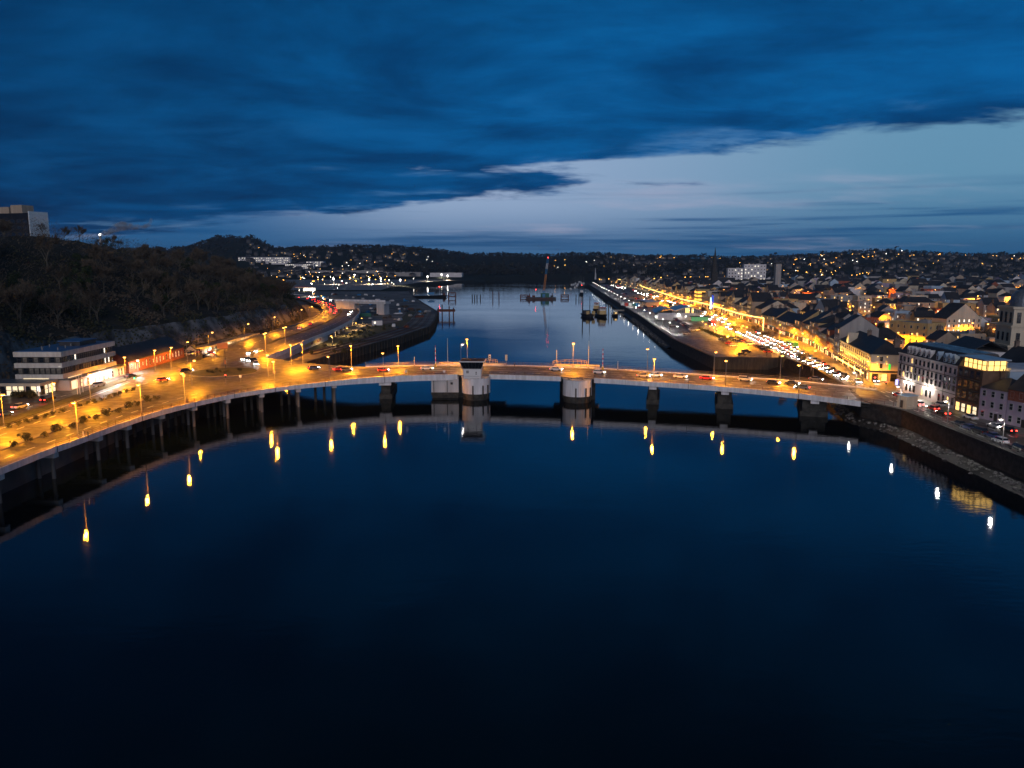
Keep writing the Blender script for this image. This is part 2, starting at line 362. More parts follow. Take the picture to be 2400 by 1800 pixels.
# wooded hill and cliff beside the station
TOE = [(60, -172), (330, -170), (400, -153), (500, -148), (600, -158), (680, -182), (780, -217), (920, -268), (1050, -330)]
PLAT = [(100, 52), (300, 55), (450, 56), (560, 46), (680, 33), (800, 20), (920, 9), (1050, 3)]
def hill_h(x, y):
    d = table(TOE, y) - x
    if d <= 0: return 3.4
    p = table(PLAT, y); n = noise.noise(Vector((x * .02, y * .02, 4.2))) * 4 + noise.noise(Vector((x * .09, y * .09, 9.0))) * 2.2
    cf = lerp(.55, .26, sst(235, 300, y)); h = 4 + p * (cf * sst(0, 13, d) + (1 - cf) * sst(0, 115, d)) + n * sst(0, 20, d)
    return h * (1 - 0.5 * sst(500, 800, d)) 
hm = MB(); vs, fs = [], []
NX, NY = 90, 130
for j in range(NY + 1):
    yy = lerp(60, 1080, j / NY)
    for i in range(NX + 1):
        d = (i / NX) ** 2 * 620 - 0.5; xx = table(TOE, yy) - d; vs.append((xx, yy, hill_h(xx, yy)))
for j in range(NY):
    for i in range(NX):
        a = j * (NX + 1) + i; fs.append((a, a + NX + 1, a + NX + 2, a + 1))
hm.add(vs, fs); hill = hm.build('hill', [M['rock'], M['hill']]); struct(hill)
for p in hill.data.polygons:
    p.material_index = 0 if (p.normal.z < 0.62) else 1

# ------------------------------------------------------------------ roads
DECK = [((-100, 60), (-124, 60), 7), ((-101.5, 148), (-126, 148), 7), ((-100, 175), (-127.5, 180), 7), ((-98, 199), (-129, 210), 7), ((-94.2, 214), (-131, 240), 7), ((-90.2, 224), (-133, 268), 7), ((-85.5, 233), (-134, 300), 7.05), ((-79.5, 240.5), (-125, 325), 7.1), ((-72.5, 247.5), (-104, 322), 7.2), ((-62.7, 254.6), (-80, 304), 7.4), ((-51.5, 260.8), (-56, 291), 7.7), ((-36, 265), (-37, 291.5), 8), ((-19, 266.8), (-18.5, 292), 8.1), ((-8, 266.6), (-5, 291.5), 8.1), ((17, 261.6), (20, 286.5), 8.1), ((28, 258.8), (31, 284), 8.0), ((47, 252.8), (52, 277), 7.7), ((69, 245), (75, 269), 7.3), ((89, 235), (97, 261), 6.8), ((104, 225), (114, 252), 6.2), ((113, 220), (121, 251), 5.4)]
def smooth(pts, k=4):                                # Catmull-Rom refinement of (front, back, z)
    P = [tuple(a) + tuple(b) + (z,) for a, b, z in pts]; out = []
    for i in range(len(P) - 1):
        p0, p1, p2, p3 = P[max(0, i - 1)], P[i], P[i + 1], P[min(len(P) - 1, i + 2)]
        for j in range(k):
            t = j / k
            out.append(tuple(0.5 * ((2 * b) + (-a + c) * t + (2 * a - 5 * b + 4 * c - d) * t * t + (-a + 3 * b - 3 * c + d) * t ** 3) for a, b, c, d in zip(p0, p1, p2, p3)))
    out.append(P[-1]); return out
DK = smooth(DECK)
front = [Vector((d[0], d[1], d[4])) for d in DK]; back = [Vector((d[2], d[3], d[4])) for d in DK]
def along(line, x0, x1): return [p for p in line if x0 <= p.x <= x1]
def mid(t): return [f.lerp(b, t) for f, b in zip(front, back)]

# bridge and viaduct: one structure with parts
bridge = thing('bascule_bridge', 'long pale concrete road bridge and curved viaduct across the river', 'bridge', (0, 0, 0))
tb = MB(); tb.strip([p for p in front], [p for p in back], 0.0); tb.build('deck', M['asphalt'], bridge)
def offs(line, ref, d):                              # shift a line sideways towards another
    return [p + (r - p).normalized() * d for p, r in zip(line, ref)]
# footways with kerb
for a, b, nm in ((front, back, 'front_footway'), (back, front, 'rear_footway')):
    i0 = 0 if a is front else 38
    A = [Vector((p.x, p.y, p.z + .14)) for p in a[i0:]]; B = [Vector((p.x, p.y, p.z + .14)) for p in offs(a, b, 2.6)[i0:]]
    MB().strip(A, B, 0.3).build('footway', M['paving'], bridge)
# fascia: thin on the viaduct, haunched over the river spans
def depth(x, y):
    if x < -75: return .95
    return lerp(.95, 1.7, sst(-75, -45, x)) if x < -22 else 1.25
def fascia(line, ref, i0, i1, outward=0.35):
    m = MB(); L = line[i0:i1]; Rr = ref[i0:i1]
    o = [p + (p - r).normalized() * outward for p, r in zip(L, Rr)]
    n = len(L); vs = []
    for p, q in zip(L, o):
        z = p.z; d = depth(p.x, p.y)
        vs += [(p.x, p.y, z + .42), (q.x, q.y, z + .42), (q.x, q.y, z - d), (p.x, p.y, z - d)]
    fs = []
    for i in range(n - 1):
        for k in range(4):
            fs.append((i * 4 + k, i * 4 + (k + 1) % 4, i * 4 + 4 + (k + 1) % 4, i * 4 + 4 + k))
    fs += [(3, 2, 1, 0), (n * 4 - 4, n * 4 - 3, n * 4 - 2, n * 4 - 1)]
    m.add(vs, fs); return m
ix = lambda x0: min(range(40, len(front)), key=lambda i: abs(front[i].x - x0))
iA, iB, iC, iD = ix(-20), ix(-8), ix(17), ix(28)
step = 6
def panels(line, ref, i0, i1, matr):
    i = i0
    while i < i1:
        j = min(i + step, i1); fascia(line, ref, i, j + 1).build('fascia_panel', matr, bridge)
        p_ = line[j]; o_ = (p_ - ref[j]).normalized() * .36; dp = depth(p_.x, p_.y); MB().box((0, 0, 0), (.16, .10, dp + .38)).build('joint', M['darkconc'], bridge, p_ + o_ + Vector((0, 0, .2 - dp / 2)), math.atan2(o_.x * -1, o_.y) * 1.0); i = j
panels(front, back, 0, iA, M['pale']); panels(front, back, iB, iC, M['pale']); panels(front, back, iD, ix(104.5), M['pale'])
panels(back, front, 40, len(back) - 1, M['pale'])
# soffit
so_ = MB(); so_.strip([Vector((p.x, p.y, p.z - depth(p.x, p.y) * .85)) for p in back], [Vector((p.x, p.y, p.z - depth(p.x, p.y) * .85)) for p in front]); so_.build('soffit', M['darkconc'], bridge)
# railings
post_me = MB().box((0, 0, 0.55), (0.09, 0.09, 1.1)).mesh('railing_post', M['rust'])
def railing(line, ref, i0, i1, matr, every=1):
    L = [p + (p - r).normalized() * 0.15 for p, r in zip(line[i0:i1], ref[i0:i1])]
    for hz in (1.50, 1.05, .72):
        MB().path([Vector((p.x, p.y, p.z + hz)) for p in L], 0.045, 5).build('handrail', matr, bridge)
    for a, b in zip(L, L[1:]):
        k = max(1, int((b - a).length / 3.0))
        for t in range(k): ob('railing_post', post_me, bridge, a.lerp(b, t / k) + Vector((0, 0, .40)))
railing(front, back, 6, iA, M['rust']); railing(front, back, iD, len(front), M['steel']); railing(front, back, iB, iC + 1, M['steel'])
railing(back, front, 40, len(back), M['steel'])
# lane markings
dash_me = MB().box((0, 0, 0), (3.0, 0.30, 0.012)).mesh('lane_dash', M['whitep'])
long_me = MB().box((0, 0, 0), (1, 0.24, 0.012)).mesh('lane_line', M['whitep'])
def dashes(pts, gap=6.0, par=None, me=dash_me):
    acc = 0
    for a, b in zip(pts, pts[1:]):
        L = (b - a).length
        while acc < L:
            p = a.lerp(b, acc / L); d = b - a
            o = ob('lane_dash', me, par, p + Vector((0, 0, .014)), math.atan2(d.y, d.x)); acc += gap
        acc -= L
def line(pts, par, w=1.0):
    for a, b in zip(pts, pts[1:]):
        d = b - a; ob('lane_line', long_me, par, (a + b) / 2 + Vector((0, 0, .012)), math.atan2(d.y, d.x), (d.length, w, 1))
for t in (0.32, 0.70): dashes(mid(t)[42:len(front) - 4], 6, bridge)
line(mid(0.505)[44:len(front) - 4], bridge); line(mid(0.12)[40:len(front) - 3], bridge, 1.3)
for t in (0.20, 0.78): dashes(mid(t)[0:22], 7, bridge)
line(mid(0.05)[0:30], bridge); line(mid(0.94)[0:20], bridge)
# central reserve on the viaduct
A = [p + Vector((0, 0, .18)) for p in mid(0.40)[0:19]]; B = [p + Vector((0, 0, .18)) for p in mid(0.46)[0:19]]
MB().strip(A, B, .3).build('central_reserve', M['paving'], bridge)

def drum(cx, cy, r, z0, z1, name, wet):
    m = MB(); m.tube((cx, cy, z0), (cx, cy, z1), r, r, 40); m.build(name, M['pale'], bridge)
    m = MB(); m.tube((cx, cy, -4), (cx, cy, wet), r * 0.93, r * 0.93, 32); m.build('tide_band', M['darkconc'], bridge)
    m = MB(); m.tube((cx, cy, z1), (cx, cy, z1 + .25), r + .12, r + .12, 40); m.build('pier_coping', M['concrete'], bridge)
    for a in (-100, -60, -35):
        x, y = cx + (r + .1) * math.cos(R(a)), cy + (r + .1) * math.sin(R(a))
        MB().box((x, y, 2.9), (.4, .4, 4.6), R(a)).build('fender', M['timber'], bridge)
drum(-12.6, 266.5, 5.0, 2.2, 7.6, 'bascule_pier', 2.2)
drum(22.5, 261.0, 5.0, 2.2, 7.7, 'bascule_pier', 2.2)
m = MB(); m.box((-23.6, 269.5, 4.9), (9.6, 6.0, 5.6)); m.build('pier_block', M['concrete'], bridge)
m = MB(); m.box((-23.6, 269.5, 1.6), (9.8, 6.2, 1.0)); m.build('pier_ledge', M['darkconc'], bridge)
m = MB(); m.box((-23.6, 269.8, -1.4), (9.2, 5.4, 5.0)); m.build('tide_band', M['darkconc'], bridge)
for dx in (-3.9, 0.8):
    MB().box((-23.6 + dx, 266.44, 4.9), (.22, .1, 5.4)).build('drain_stain', M['darkconc'], bridge)
MB().box((-21.2, 266.42, 5.3), (.8, .1, .8)).build('hatch', M['darkframe'], bridge)
# bodies of the bascule piers under the deck and the raised yellow-lit plinths behind
for cx, cy in ((-15.5, 279.5), (23.5, 274.5)):
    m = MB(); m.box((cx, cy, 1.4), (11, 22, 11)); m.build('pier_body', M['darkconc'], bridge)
for cx, cy, w in ((-15.5, 291.6, 26), (24.5, 286.2, 17)):
    m = MB(); m.box((cx, cy + 2, 7.5), (w, 5, 2.6), R(-8)); m.build('pier_body', M['concrete'], bridge)
# other river piers
def river_pier(i, w, z1, capw):
    f, b = front[i], back[i]; z1 = f.z - depth(f.x, f.y) - .5; d = (b - f); L = d.length; a = math.atan2(d.y, d.x); c = f.lerp(b, .52)
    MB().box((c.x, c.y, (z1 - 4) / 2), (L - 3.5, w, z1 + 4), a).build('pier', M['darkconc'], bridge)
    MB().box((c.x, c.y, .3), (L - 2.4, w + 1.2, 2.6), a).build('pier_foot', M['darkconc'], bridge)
    e = f + d.normalized() * 1.2
    MB().box((e.x, e.y, z1 + .1), (1.8, capw, 1.4), a).build('bearing_block', M['pale'], bridge)
river_pier(ix(-44), 3.2, 5.6, 4.2)
for x_, w_ in ((46, 3.0), (68, 4.4), (92, 7.0)): river_pier(ix(x_), w_, 5.2, 2.4)
# viaduct trestles on piles
pile_me = MB().tube((0, 0, -4), (0, 0, 5.2), .45, .45, 10).mesh('pile', mat('pile_concrete', (.05, .047, .042), .85, (.17, .16, .15), .6, streak=True))
dpile_me = MB().tube((0, 0, -4), (0, 0, 5.4), .45, .45, 10).mesh('pile', M['timber'])
acc = 0; prev = front[2]
for i in range(3, ix(-60)):
    acc += (front[i] - prev).length; prev = front[i]
    if acc < 12: continue
    acc = 0
    f, b = front[i], back[i]; d = (b - f).normalized(); a = math.atan2(d.y, d.x)
    c = f + d * 4.6
    MB().box((c.x, c.y, f.z - .95 - .6), (9.2, 1.5, 1.2), a).build('crosshead', M['concrete'], bridge)
    for k in range(3):
        p = f + d * (1.0 + 3.4 * k); ob('pile', pile_me if k < 2 else dpile_me, bridge, (p.x, p.y, 0))
    for k in range(1, 3):
        q = front[i].lerp(front[max(0, i - 3)], k / 3) + d * 7.5; ob('pile', dpile_me, bridge, (q.x, q.y, 0))

# roundabout island
isl = MB(); isl.tube((-106.5, 281.5, 7.0), (-106.5, 281.5, 7.30), 11.6, 11.3, 48); roundabout = struct(isl.build('roundabout_island', M['scrub']))
kerb = MB()
for i in range(48):
    a0, a1 = 6.28318 * i / 48, 6.28318 * (i + 1) / 48
    P4 = [(-106.5 + r_ * math.cos(a), 281.5 + r_ * math.sin(a)) for r_, a in ((11.6, a0), (11.6, a1), (12.0, a1), (12.0, a0))]
    kerb.prism(P4[::-1], 7.02, 7.26)
kerb.build('kerb', M['paving'], roundabout)
mast = thing('roundabout_mast', 'tall thin dark mast standing on the roundabout island', 'mast', (-106.5, 283, 7.3))
MB().tube((0, 0, 0), (0, 0, 8.2), .16, .10, 8).build('pole', M['darksteel'], mast)
MB().box((0, -.2, 3.4), (.7, .1, 1.6)).build('sign_plate', M['orangep'], mast)
flower = MB()
# station forecourt
fc = MB(); fcl = [(p.x, p.y) for p in back[:24]] + [(-134, 322), (-140, 345), (-172, 345), (-174, 60)]
fc.prism(fcl[::-1] if False else fcl, 3.0, 6.93); forecourt = struct(fc.build('station_forecourt', M['asphalt']))
fw = MB(); fw.strip([Vector((p.x - .3, p.y, 7.08)) for p in back[:22]], [Vector((p.x - 4.2, p.y, 7.08)) for p in back[:22]], .3); verge = struct(fw.build('verge', M['scrub']))
dashes([Vector((-131.5 - (y_ - 60) * .035, y_, 6.93)) for y_ in range(70, 250, 10)], 9, forecourt)

# approach road curving away behind the roundabout
ELEV = [((-104, 322), (-125, 325), 7.1), ((-102.6, 350), (-133, 345), 7.5), ((-103, 391), (-135, 391), 8), ((-103, 439), (-134.7, 436), 8), ((-107.6, 514), (-135.5, 496), 8), ((-116.4, 585), (-142, 563), 8), ((-126, 631), (-150, 612), 8), ((-148, 711), (-172, 690), 7.6), ((-172, 772), (-198, 758), 7), ((-203, 853), (-229, 840), 6), ((-258, 954), (-285, 940), 5), ((-330, 1060), (-356, 1045), 4.6)]
EL = smooth(ELEV, 5); eo = [Vector((d[0], d[1], d[4])) for d in EL]; ei = [Vector((d[2], d[3], d[4])) for d in EL]
approach = thing('approach_viaduct', 'curving dual carriageway viaduct with pale parapet beside the rail yard', 'road viaduct', (0, 0, 0))
MB().strip(eo, ei, .9).build('deck', M['asphalt'], approach)
def wall_line(L, ref, i0, i1, up, dn, th, name, matr, par):
    A = L[i0:i1]; o = [p + (p - r).normalized() * th for p, r in zip(A, ref[i0:i1])]
    m = MB(); m.strip([p + Vector((0, 0, up)) for p in A], [p + Vector((0, 0, up)) for p in o], up + dn); m.build(name, matr, par)
for i in range(0, len(eo) - 1, 4): wall_line(eo, ei, i, min(i + 5, len(eo)), .95, 1.1, .35, 'parapet_panel', M['pale'], approach)
for i in range(0, len(ei) - 1, 4): wall_line(ei, eo, i, min(i + 5, len(ei)), .8, .3, .25, 'barrier_panel', M['steel'], approach)
mm = [a.lerp(b, .48) for a, b in zip(eo, ei)]; mm2 = [a.lerp(b, .53) for a, b in zip(eo, ei)]
MB().strip([p + Vector((0, 0, .16)) for p in mm[8:]], [p + Vector((0, 0, .16)) for p in mm2[8:]], .2).build('median', M['scrub'], approach)
for t in (.25, .75): dashes([a.lerp(b, t) for a, b in zip(eo, ei)][6:36], 8, approach)
# retaining wall with mural, then columns
rw = [p for p in eo if p.y < 438]
m = MB(); m.strip([p + Vector((-.2, 0, -.9)) for p in rw], [p + Vector((.0, 0, -.9)) for p in rw], 4); m.build('retaining_wall', M['concrete'], approach)
colm = MB().box((0, 0, 0), (1.1, 1.4, 1)).mesh('column', M['pale'])
last = None
for p, q in zip(eo, ei):
    if 440 < p.y < 700 and (last is None or (p - last).length > 13):
        last = p; hgt = p.z - .9 - 4
        for t in (.04, .5, .95):
            c = p.lerp(q, t); ob('column', colm, approach, (c.x, c.y, 4 + hgt / 2), 0, (1, 1, hgt))
MB().box((-102.85, 398, 6.1), (.12, 40, 2.1)).build('mural', M['mural'], approach)
def text(body, size, name, matr, parent, loc, rot, ext=.02):
    cu = bpy.data.curves.new(name, 'FONT'); cu.body = body; cu.size = size; cu.extrude = ext; cu.align_x = 'CENTER'; cu.align_y = 'CENTER'
    t = bpy.data.objects.new(name, cu); col.objects.link(t); dg = bpy.context.evaluated_depsgraph_get()
    me = bpy.data.meshes.new_from_object(t.evaluated_get(dg)); bpy.data.objects.remove(t); me.materials.clear(); me.materials.append(matr)
    o = ob(name, me, parent, loc); o.rotation_euler = rot; return o
text('PLAN', 3.2, 'mural_lettering', M['purple'], approach, (-102.75, 408, 6.1), (R(90), 0, R(90)), .03)
text('work', 2.0, 'mural_lettering', M['purple'], approach, (-102.75, 393, 6.0), (R(90), 0, R(90)), .03)

# quay walls and piled edge on the left
def quay_wall(name, label, pts, z0, z1, th, matr, group=None):
    w = thing(name, label, 'quay wall', (0, 0, 0), group=group)
    for a, b in zip(pts, pts[1:]):
        a, b = Vector((*a, 0)), Vector((*b, 0)); d = b - a; c = (a + b) / 2
        MB().box((0, 0, 0), (d.length, th, z1 - z0)).build('wall', matr, w, (c.x, c.y, (z0 + z1) / 2), math.atan2(d.y, d.x))
        MB().box((0, 0, 0), (d.length, th + .5, .4)).build('coping', M['stone'], w, (c.x, c.y, z1 + .18), math.atan2(d.y, d.x))
    return w
lw = quay_wall('piled_quay', 'dark timber piled quay edge below the rail yard', LEFT_EDGE[3:14], -3, 4.05, .6, M['timber'])
pm = MB().tube((0, 0, -4), (0, 0, 4.3), .32, .32, 8).mesh('pile', M['timber']); pmb = MB().tube((0, 0, -4), (0, 0, 4.3), .22, .22, 8).mesh('pile', M['stone'])
for a, b in zip(LEFT_EDGE[3:11], LEFT_EDGE[4:12]):
    a, b = Vector((*a, 0)), Vector((*b, 0)); L = (b - a).length; n = (b - a).normalized().cross(Vector((0, 0, 1)))
    for k in range(int(L / 4)):
        p = a.lerp(b, k * 4 / L) + n * .7; ob('pile', pmb if k % 2 else pm, lw, p)
# old tracks along the quay: rows of sleepers' rails
rail = thing('disused_siding', 'rusty disused railway sidings along the dark timber quay', 'railway track')
for off in (4.5, 6.0, 9.5, 11, 15, 16.5):
    L = []
    for (x, y) in LEFT_EDGE[4:11]: L.append(Vector((x - off, y - off * .1, 4.12)))
    MB().path(L, .16, 4).build('rail', M['rust'], rail)
vg = MB(); A = [Vector((x - 18, y, 4.03)) for x, y in LEFT_EDGE[3:11]]; B = [Vector((x - 38 if y < 520 else x - 26, y, 4.03)) for x, y in LEFT_EDGE[3:11]]
vg.strip(A, B, .02); struct(vg.build('yard_verge', M['scrub']))
quay_wall('river_wall', 'dark stone river wall of the town quay along the promenade', RIGHT_EDGE[7:12], -3, 5.06, .8, M['stone'])
quay_wall('quay_end_wall', 'dark end wall of the quay car park facing the bridge', [RIGHT_EDGE[6], RIGHT_EDGE[7]], -3, 5.06, .8, M['timber'])
quay_wall('embankment_wall', 'dark stone embankment wall below the road beside the bridge abutment', RIGHT_EDGE[0:7], -3, 5.9, .8, M['stone'])
# quay road on the right
def rowx(y): return table([(100, 124), (194, 130), (255, 129.5), (272, 129), (324, 139), (390, 152), (490, 163), (630, 174), (830, 183), (1130, 187), (1530, 190)], y)
qa = [Vector((table([(100, 112), (228, 114.5), (262, 118.5), (338, 121), (420, 124), (600, 140), (900, 158), (1400, 165)], y), y, 5.02)) for y in range(90, 1400, 20)]
qb = [Vector((rowx(y) - (3.5 if y < 260 else 6), y, 5.02)) for y in range(90, 1400, 20)]
qr = MB(); qr.strip(qa, qb); quay_road = struct(qr.build('quay_road', M['asphalt']))
for t in (.2, .4, .6, .8): dashes([a.lerp(b, t) for a, b in zip(qa, qb)][:28], 8, quay_road)
cpk = MB(); cpk.face((92, 346, 5.02), (118, 344, 5.02), (121.5, 420, 5.02), (124, 470, 5.02), (132, 560, 5.02), (98, 560, 5.02), (91, 425, 5.02)); car_park = struct(cpk.build('car_park', M['asphalt']))
for k in range(16):
    ob('bay_line', long_me, car_park, (101 + 1.2 * (k % 2), 352 + k * 5, 5.035), R(4), (9, 1, 1))
# rocks of the foreshore
rk = MB()
for i in range(380):
    y = random.uniform(130, 262); e = table([(p[1], p[0]) for p in RIGHT_EDGE[0:6]], y)
    x = e - 1.6 - abs(random.gauss(0, 1)) * 1.7; r = random.uniform(.2, .6); z = max(-.3, 1.5 - (e - x) * .28)
    rk.ball((x, y, z), r * random.uniform(.8, 1.4), .6, 5, 3)
for i in range(260):
    y = random.uniform(430, 640); e = table([(p[1], p[0]) for p in RIGHT_EDGE[7:12]], y)
    rk.ball((e - abs(random.gauss(0, 1)) * 2 - .4, y, .5), random.uniform(.3, .8), .6, 5, 3)
rk.v = [(a + random.uniform(-.12, .12), b + random.uniform(-.12, .12), c + random.uniform(-.1, .1)) for a, b, c in rk.v]
stuff(tag(rk.build('foreshore_rocks', mat('foreshore_rock', (0.040, 0.039, 0.037), .7, (0.26, 0.25, 0.24), 1.2)), 'scattered pale rocks along the foot of the embankment wall', 'rocks'))
mdm = MB(); mdm.strip([Vector((x - 6.5, y, -.4)) for x, y in RIGHT_EDGE[0:7]], [Vector((x + .3, y, 1.6)) for x, y in RIGHT_EDGE[0:7]], .02); struct(mdm.build('foreshore_mud', M['mud']))
mdm = MB(); mdm.strip([Vector((x - 5, y, -.4)) for x, y in RIGHT_EDGE[8:11]], [Vector((x + .3, y, 1.0)) for x, y in RIGHT_EDGE[8:11]], .02); struct(mdm.build('foreshore_mud', M['mud']))

ryd = MB(); ryd.face((-195, 1150, 4.2), (-205, 1350, 4.2), (-180, 1560, 4.2), (-125, 1780, 4.2), (-640, 1780, 4.2), (-520, 1150, 4.2)); struct(ryd.build('retail_car_park', M['paving']))

# ------------------------------------------------------------------ street lamps
def spot_data(name, c, w, ang=174, blend=.35, r=.3):
    l = bpy.data.lights.new(name, 'SPOT'); l.energy = w; l.color = c; l.spot_size = R(ang); l.spot_blend = blend; l.shadow_soft_size = r; return l
LD = dict(sod=spot_data('sodium_light', SOD, 20000), led=spot_data('white_light', LED, 4500), warm=spot_data('warm_light', WARM, 5000), sodlow=spot_data('sodium_light_small', SOD, 19000), none=None, sodhi=spot_data('sodium_light_quay', SOD, 46000), ledlow=spot_data('white_light_small', LED, 1100))
LENS = dict(sod=E['sod'], led=E['led'], warm=E['warm'], sodlow=E['sod'], none=M['glass'], sodhi=E['sod'], ledlow=glow('small_white_lens', (1.0, .92, .84), 7))
CACHE = {}
def pole_mesh(h):
    k = ('pole', h)
    if k not in CACHE: CACHE[k] = MB().tube((0, 0, 0), (0, 0, .9), .17, .17, 8).tube((0, 0, .9), (0, 0, h), .11, .07, 8).mesh('pole', M['steel'])
    return CACHE[k]
head_me = MB().box((0, 0, .10), (.95, .34, .16)).mesh('lamp_head', M['steel'])
lens_me = {k: MB().ball((0, 0, -.06), .40, .6, 8, 5).mesh('lamp_lens', v) for k, v in LENS.items()}
ring_me = {k: MB().tube((0, 0, -.04), (0, 0, .10), .62, .50, 14).mesh('halo_ring', E['halo_white'] if k.startswith('led') else E['refl']) for k in LENS}  # added glowing disc round each lens, imitates the halo of light
bulb_me = {k: MB().ball((0, 0, 0), .36, 1, 10, 6).mesh('globe', v) for k, v in LENS.items()}
def lamp(base, h, arms, kind, label, group, light=True, name='street_lamp'):
    o = thing(name, label, 'street lamp', base, 0, group); h = round(h * 2) / 2
    ob('pole', pole_mesh(h), o)
    for ax, ay in arms:
        L = math.hypot(ax, ay); a = math.atan2(ay, ax)
        if L > .2: MB().path([(0, 0, h - .5), (ax * .25, ay * .25, h - .05), (ax, ay, h + .12)], .05, 5).build('arm', M['steel'], o)
        hd = ob('lamp_head', head_me, o, (ax, ay, h + .12), a)
        ob('lamp_lens', lens_me[kind], hd, (0, 0, -.12))
        if kind != 'none': ob('halo_ring', ring_me[kind], hd, (0, 0, -.10))
        if light and LD[kind]: ob('lamp_light', LD[kind], o, (ax, ay, h - .45))
    return o
c2 = crop(0, 760, 4.608); c3 = crop(400, 540, 4.608); c4_ = crop(700, 540, 4.608); c5 = crop(980, 760, 4.608); c7 = crop(1500, 560, 4.608); cR = crop(1440, 760, 4.608); cz = crop(1640, 700, 9.217); cq = crop(1440, 640, 9.217); ce = crop(1920, 800, 4.608); cn = crop(1920, 560, 4.608)
def lamp_px(base, head, z, h, kind, label, group, extra=None):
    b = at(*base, z); H_ = at(*head, z + h); a = Vector((H_.x - b.x, H_.y - b.y))
    if a.length > 2.6: a = a.normalized() * 2.2
    arms = [(a.x, a.y)]
    if extra: arms.append((-a.x, -a.y))
    return lamp(b, h, arms, kind, label, group)
g1 = 'lamps on the roundabout and approach road'
for bx, hd, z in [((402, 865), (410, 818), 7), ((440, 852), (453, 795), 7), ((490, 822), (503, 779), 7), ((573.6, 798), (585.6, 759), 7.4), ((640, 779), (650.7, 742), 8), ((706, 757), (718, 723), 8), ((683, 857), (672, 822), 7), ((710, 855), (703, 810), 7), ((760, 742), (756, 708), 8), ((450, 905), (455, 845), 7), ((644, 905), (640, 847), 7), ((629, 886), (628, 837), 7)]:
    lamp_px(bx, hd, z, 8.5, 'sod', 'single armed orange street lamp on the roundabout or its approach road', g1)
for bx, hd, z in [((669, 811), (681, 762), 7.4), ((623, 829), (631, 775.5), 7.2)]:
    lamp_px(bx, hd, z, 9.0, 'sod', 'twin armed orange street lamp on the approach road median', 'twin lamps on the approach road', True)
for bx, hd in [((10, 1001), (18, 932.5)), ((128, 968), (134.5, 903)), ((213, 942), (219, 884)), ((365, 873), (372, 830.5)), ((296, 893), (296, 865))]:
    lamp_px(bx, hd, 7, 8.5, 'sod', 'orange street lamp on the verge beside the station road', 'lamps along the station road')
lamp_px((324, 871), (324, 849), 7, 4.5, 'led', 'short white lamp beside the red brick station building', None)
for bx, hd in [((184, 1029), (166, 951)), ((333, 977), (318, 907.5)), ((434, 944), (419, 881.5))]:
    lamp_px(bx, hd, 7, 9, 'sod', 'orange street lamp rising from the outer railing of the curved viaduct', 'lamps on the viaduct railing')
g2 = 'lamps along the bridge'
for bx, hd, z in [((773, 891), (769, 836), 7.6), ((899, 883), (897, 827.5), 8), ((1532, 894.6), (1534, 842), 7.6), ((1700, 904), (1699, 838), 7.2), ((1872, 916), (1868, 852), 6.8)]:
    lamp_px(bx, hd, z, 8, 'sod', 'orange street lamp at the near railing of the bridge', g2)
for bx, hd, z in [((824, 857), (821, 812), 7.9), ((934, 858), (932, 812), 8), ((1517, 868.5), (1518, 818), 7.6), ((1673, 878), (1678, 825), 7.2), ((1828, 888), (1837, 832), 6.8)]:
    lamp_px(bx, hd, z, 8, 'sod', 'orange street lamp at the far railing of the bridge', g2)
lamp(Vector((-17.0, 290, 8.6)), 10, [(0, -1.2)], 'sod', 'tall orange lamp behind the control cabin on the bridge', None)
lamp(Vector((-19.0, 284, 8.2)), 9, [(.6, -.3)], 'ledlow', 'slim pinkish white lamp beside the control cabin on the bridge', None)
lamp(Vector((22.8, 284.8, 8.6)), 9, [(0, -1.2)], 'sod', 'tall orange lamp on the round bridge pier without a cabin', None)
# white promenade lamps on the right quay
for h_ in [(650, 800), (770, 860), (895, 930), (1050, 995), (1195, 1065), (1365, 1150), (1390, 880), (1545, 930), (60, 470)]:
    p = at(*cq(*h_), 9.5); lamp(Vector((p.x, p.y, 5)), 4.5, [(0, 0.05)], 'led', 'white post lamp on the promenade by the wave roofed building', 'promenade lamps')
for (hx, hy) in [(2035, 1049.6), (2142, 1104), (2357, 1230), (2262, 1160)]:
    p = at(hx, hy, -12.5); e = table([(q[1], q[0]) for q in RIGHT_EDGE[0:7]], p.y)
    lamp(Vector((e + 1.2, p.y, 5.4)), 7, [(-.9, 0)], 'ledlow', 'white street lamp along the embankment wall near the bridge', 'embankment lamps', light=True)
# quay street lamps
g3 = 'orange lamps along the quay street'
for h_ in [(705, 520), (900, 580), (985, 615), (800, 735), (1705, 560), (1720, 720), (2045, 735), (830, 315), (540, 240), (460, 330), (800, 425), (370, 430)]:
    p = at(*cz(*h_), 13); lamp(Vector((p.x, p.y, 5.02)), 8, [(.8, 0)], 'sodhi', 'orange street lamp along the quay street', g3)
for h_ in [(60, 490), (125, 550), (215, 590), (300, 620), (370, 650), (470, 690)]:
    p = at(*cz(*h_), 9); lamp(Vector((p.x, p.y, 5.02)), 4, [(.1, 0)], 'warm', 'short warm lamp in the line beside the plaza planting', 'plaza lamps')
y = 560
while y < 1350:
    lamp(Vector((rowx(y) - 5, y, 5.02)), 8, [(-1.5, 0)], 'sodhi', 'orange street lamp along the quay street', g3, light=y < 1000)
    if y < 1300: lamp(Vector((table([(420, 126), (600, 142), (900, 160), (1400, 167)], y), y + 14, 5.02)), 8, [(1.5, 0)], 'sodhi', 'orange street lamp along the quay street', g3, light=y < 900)
    y += 34 + y * .02
# junction near the bridge end
for p in [(124, 268), (118, 300), (126, 310), (132, 345), (140, 372), (146, 400)]:
    lamp(Vector((p[0], p[1], 5.02)), 8, [(1.2, 0)], 'sod', 'orange street lamp at the junction by the bridge end', 'junction lamps')

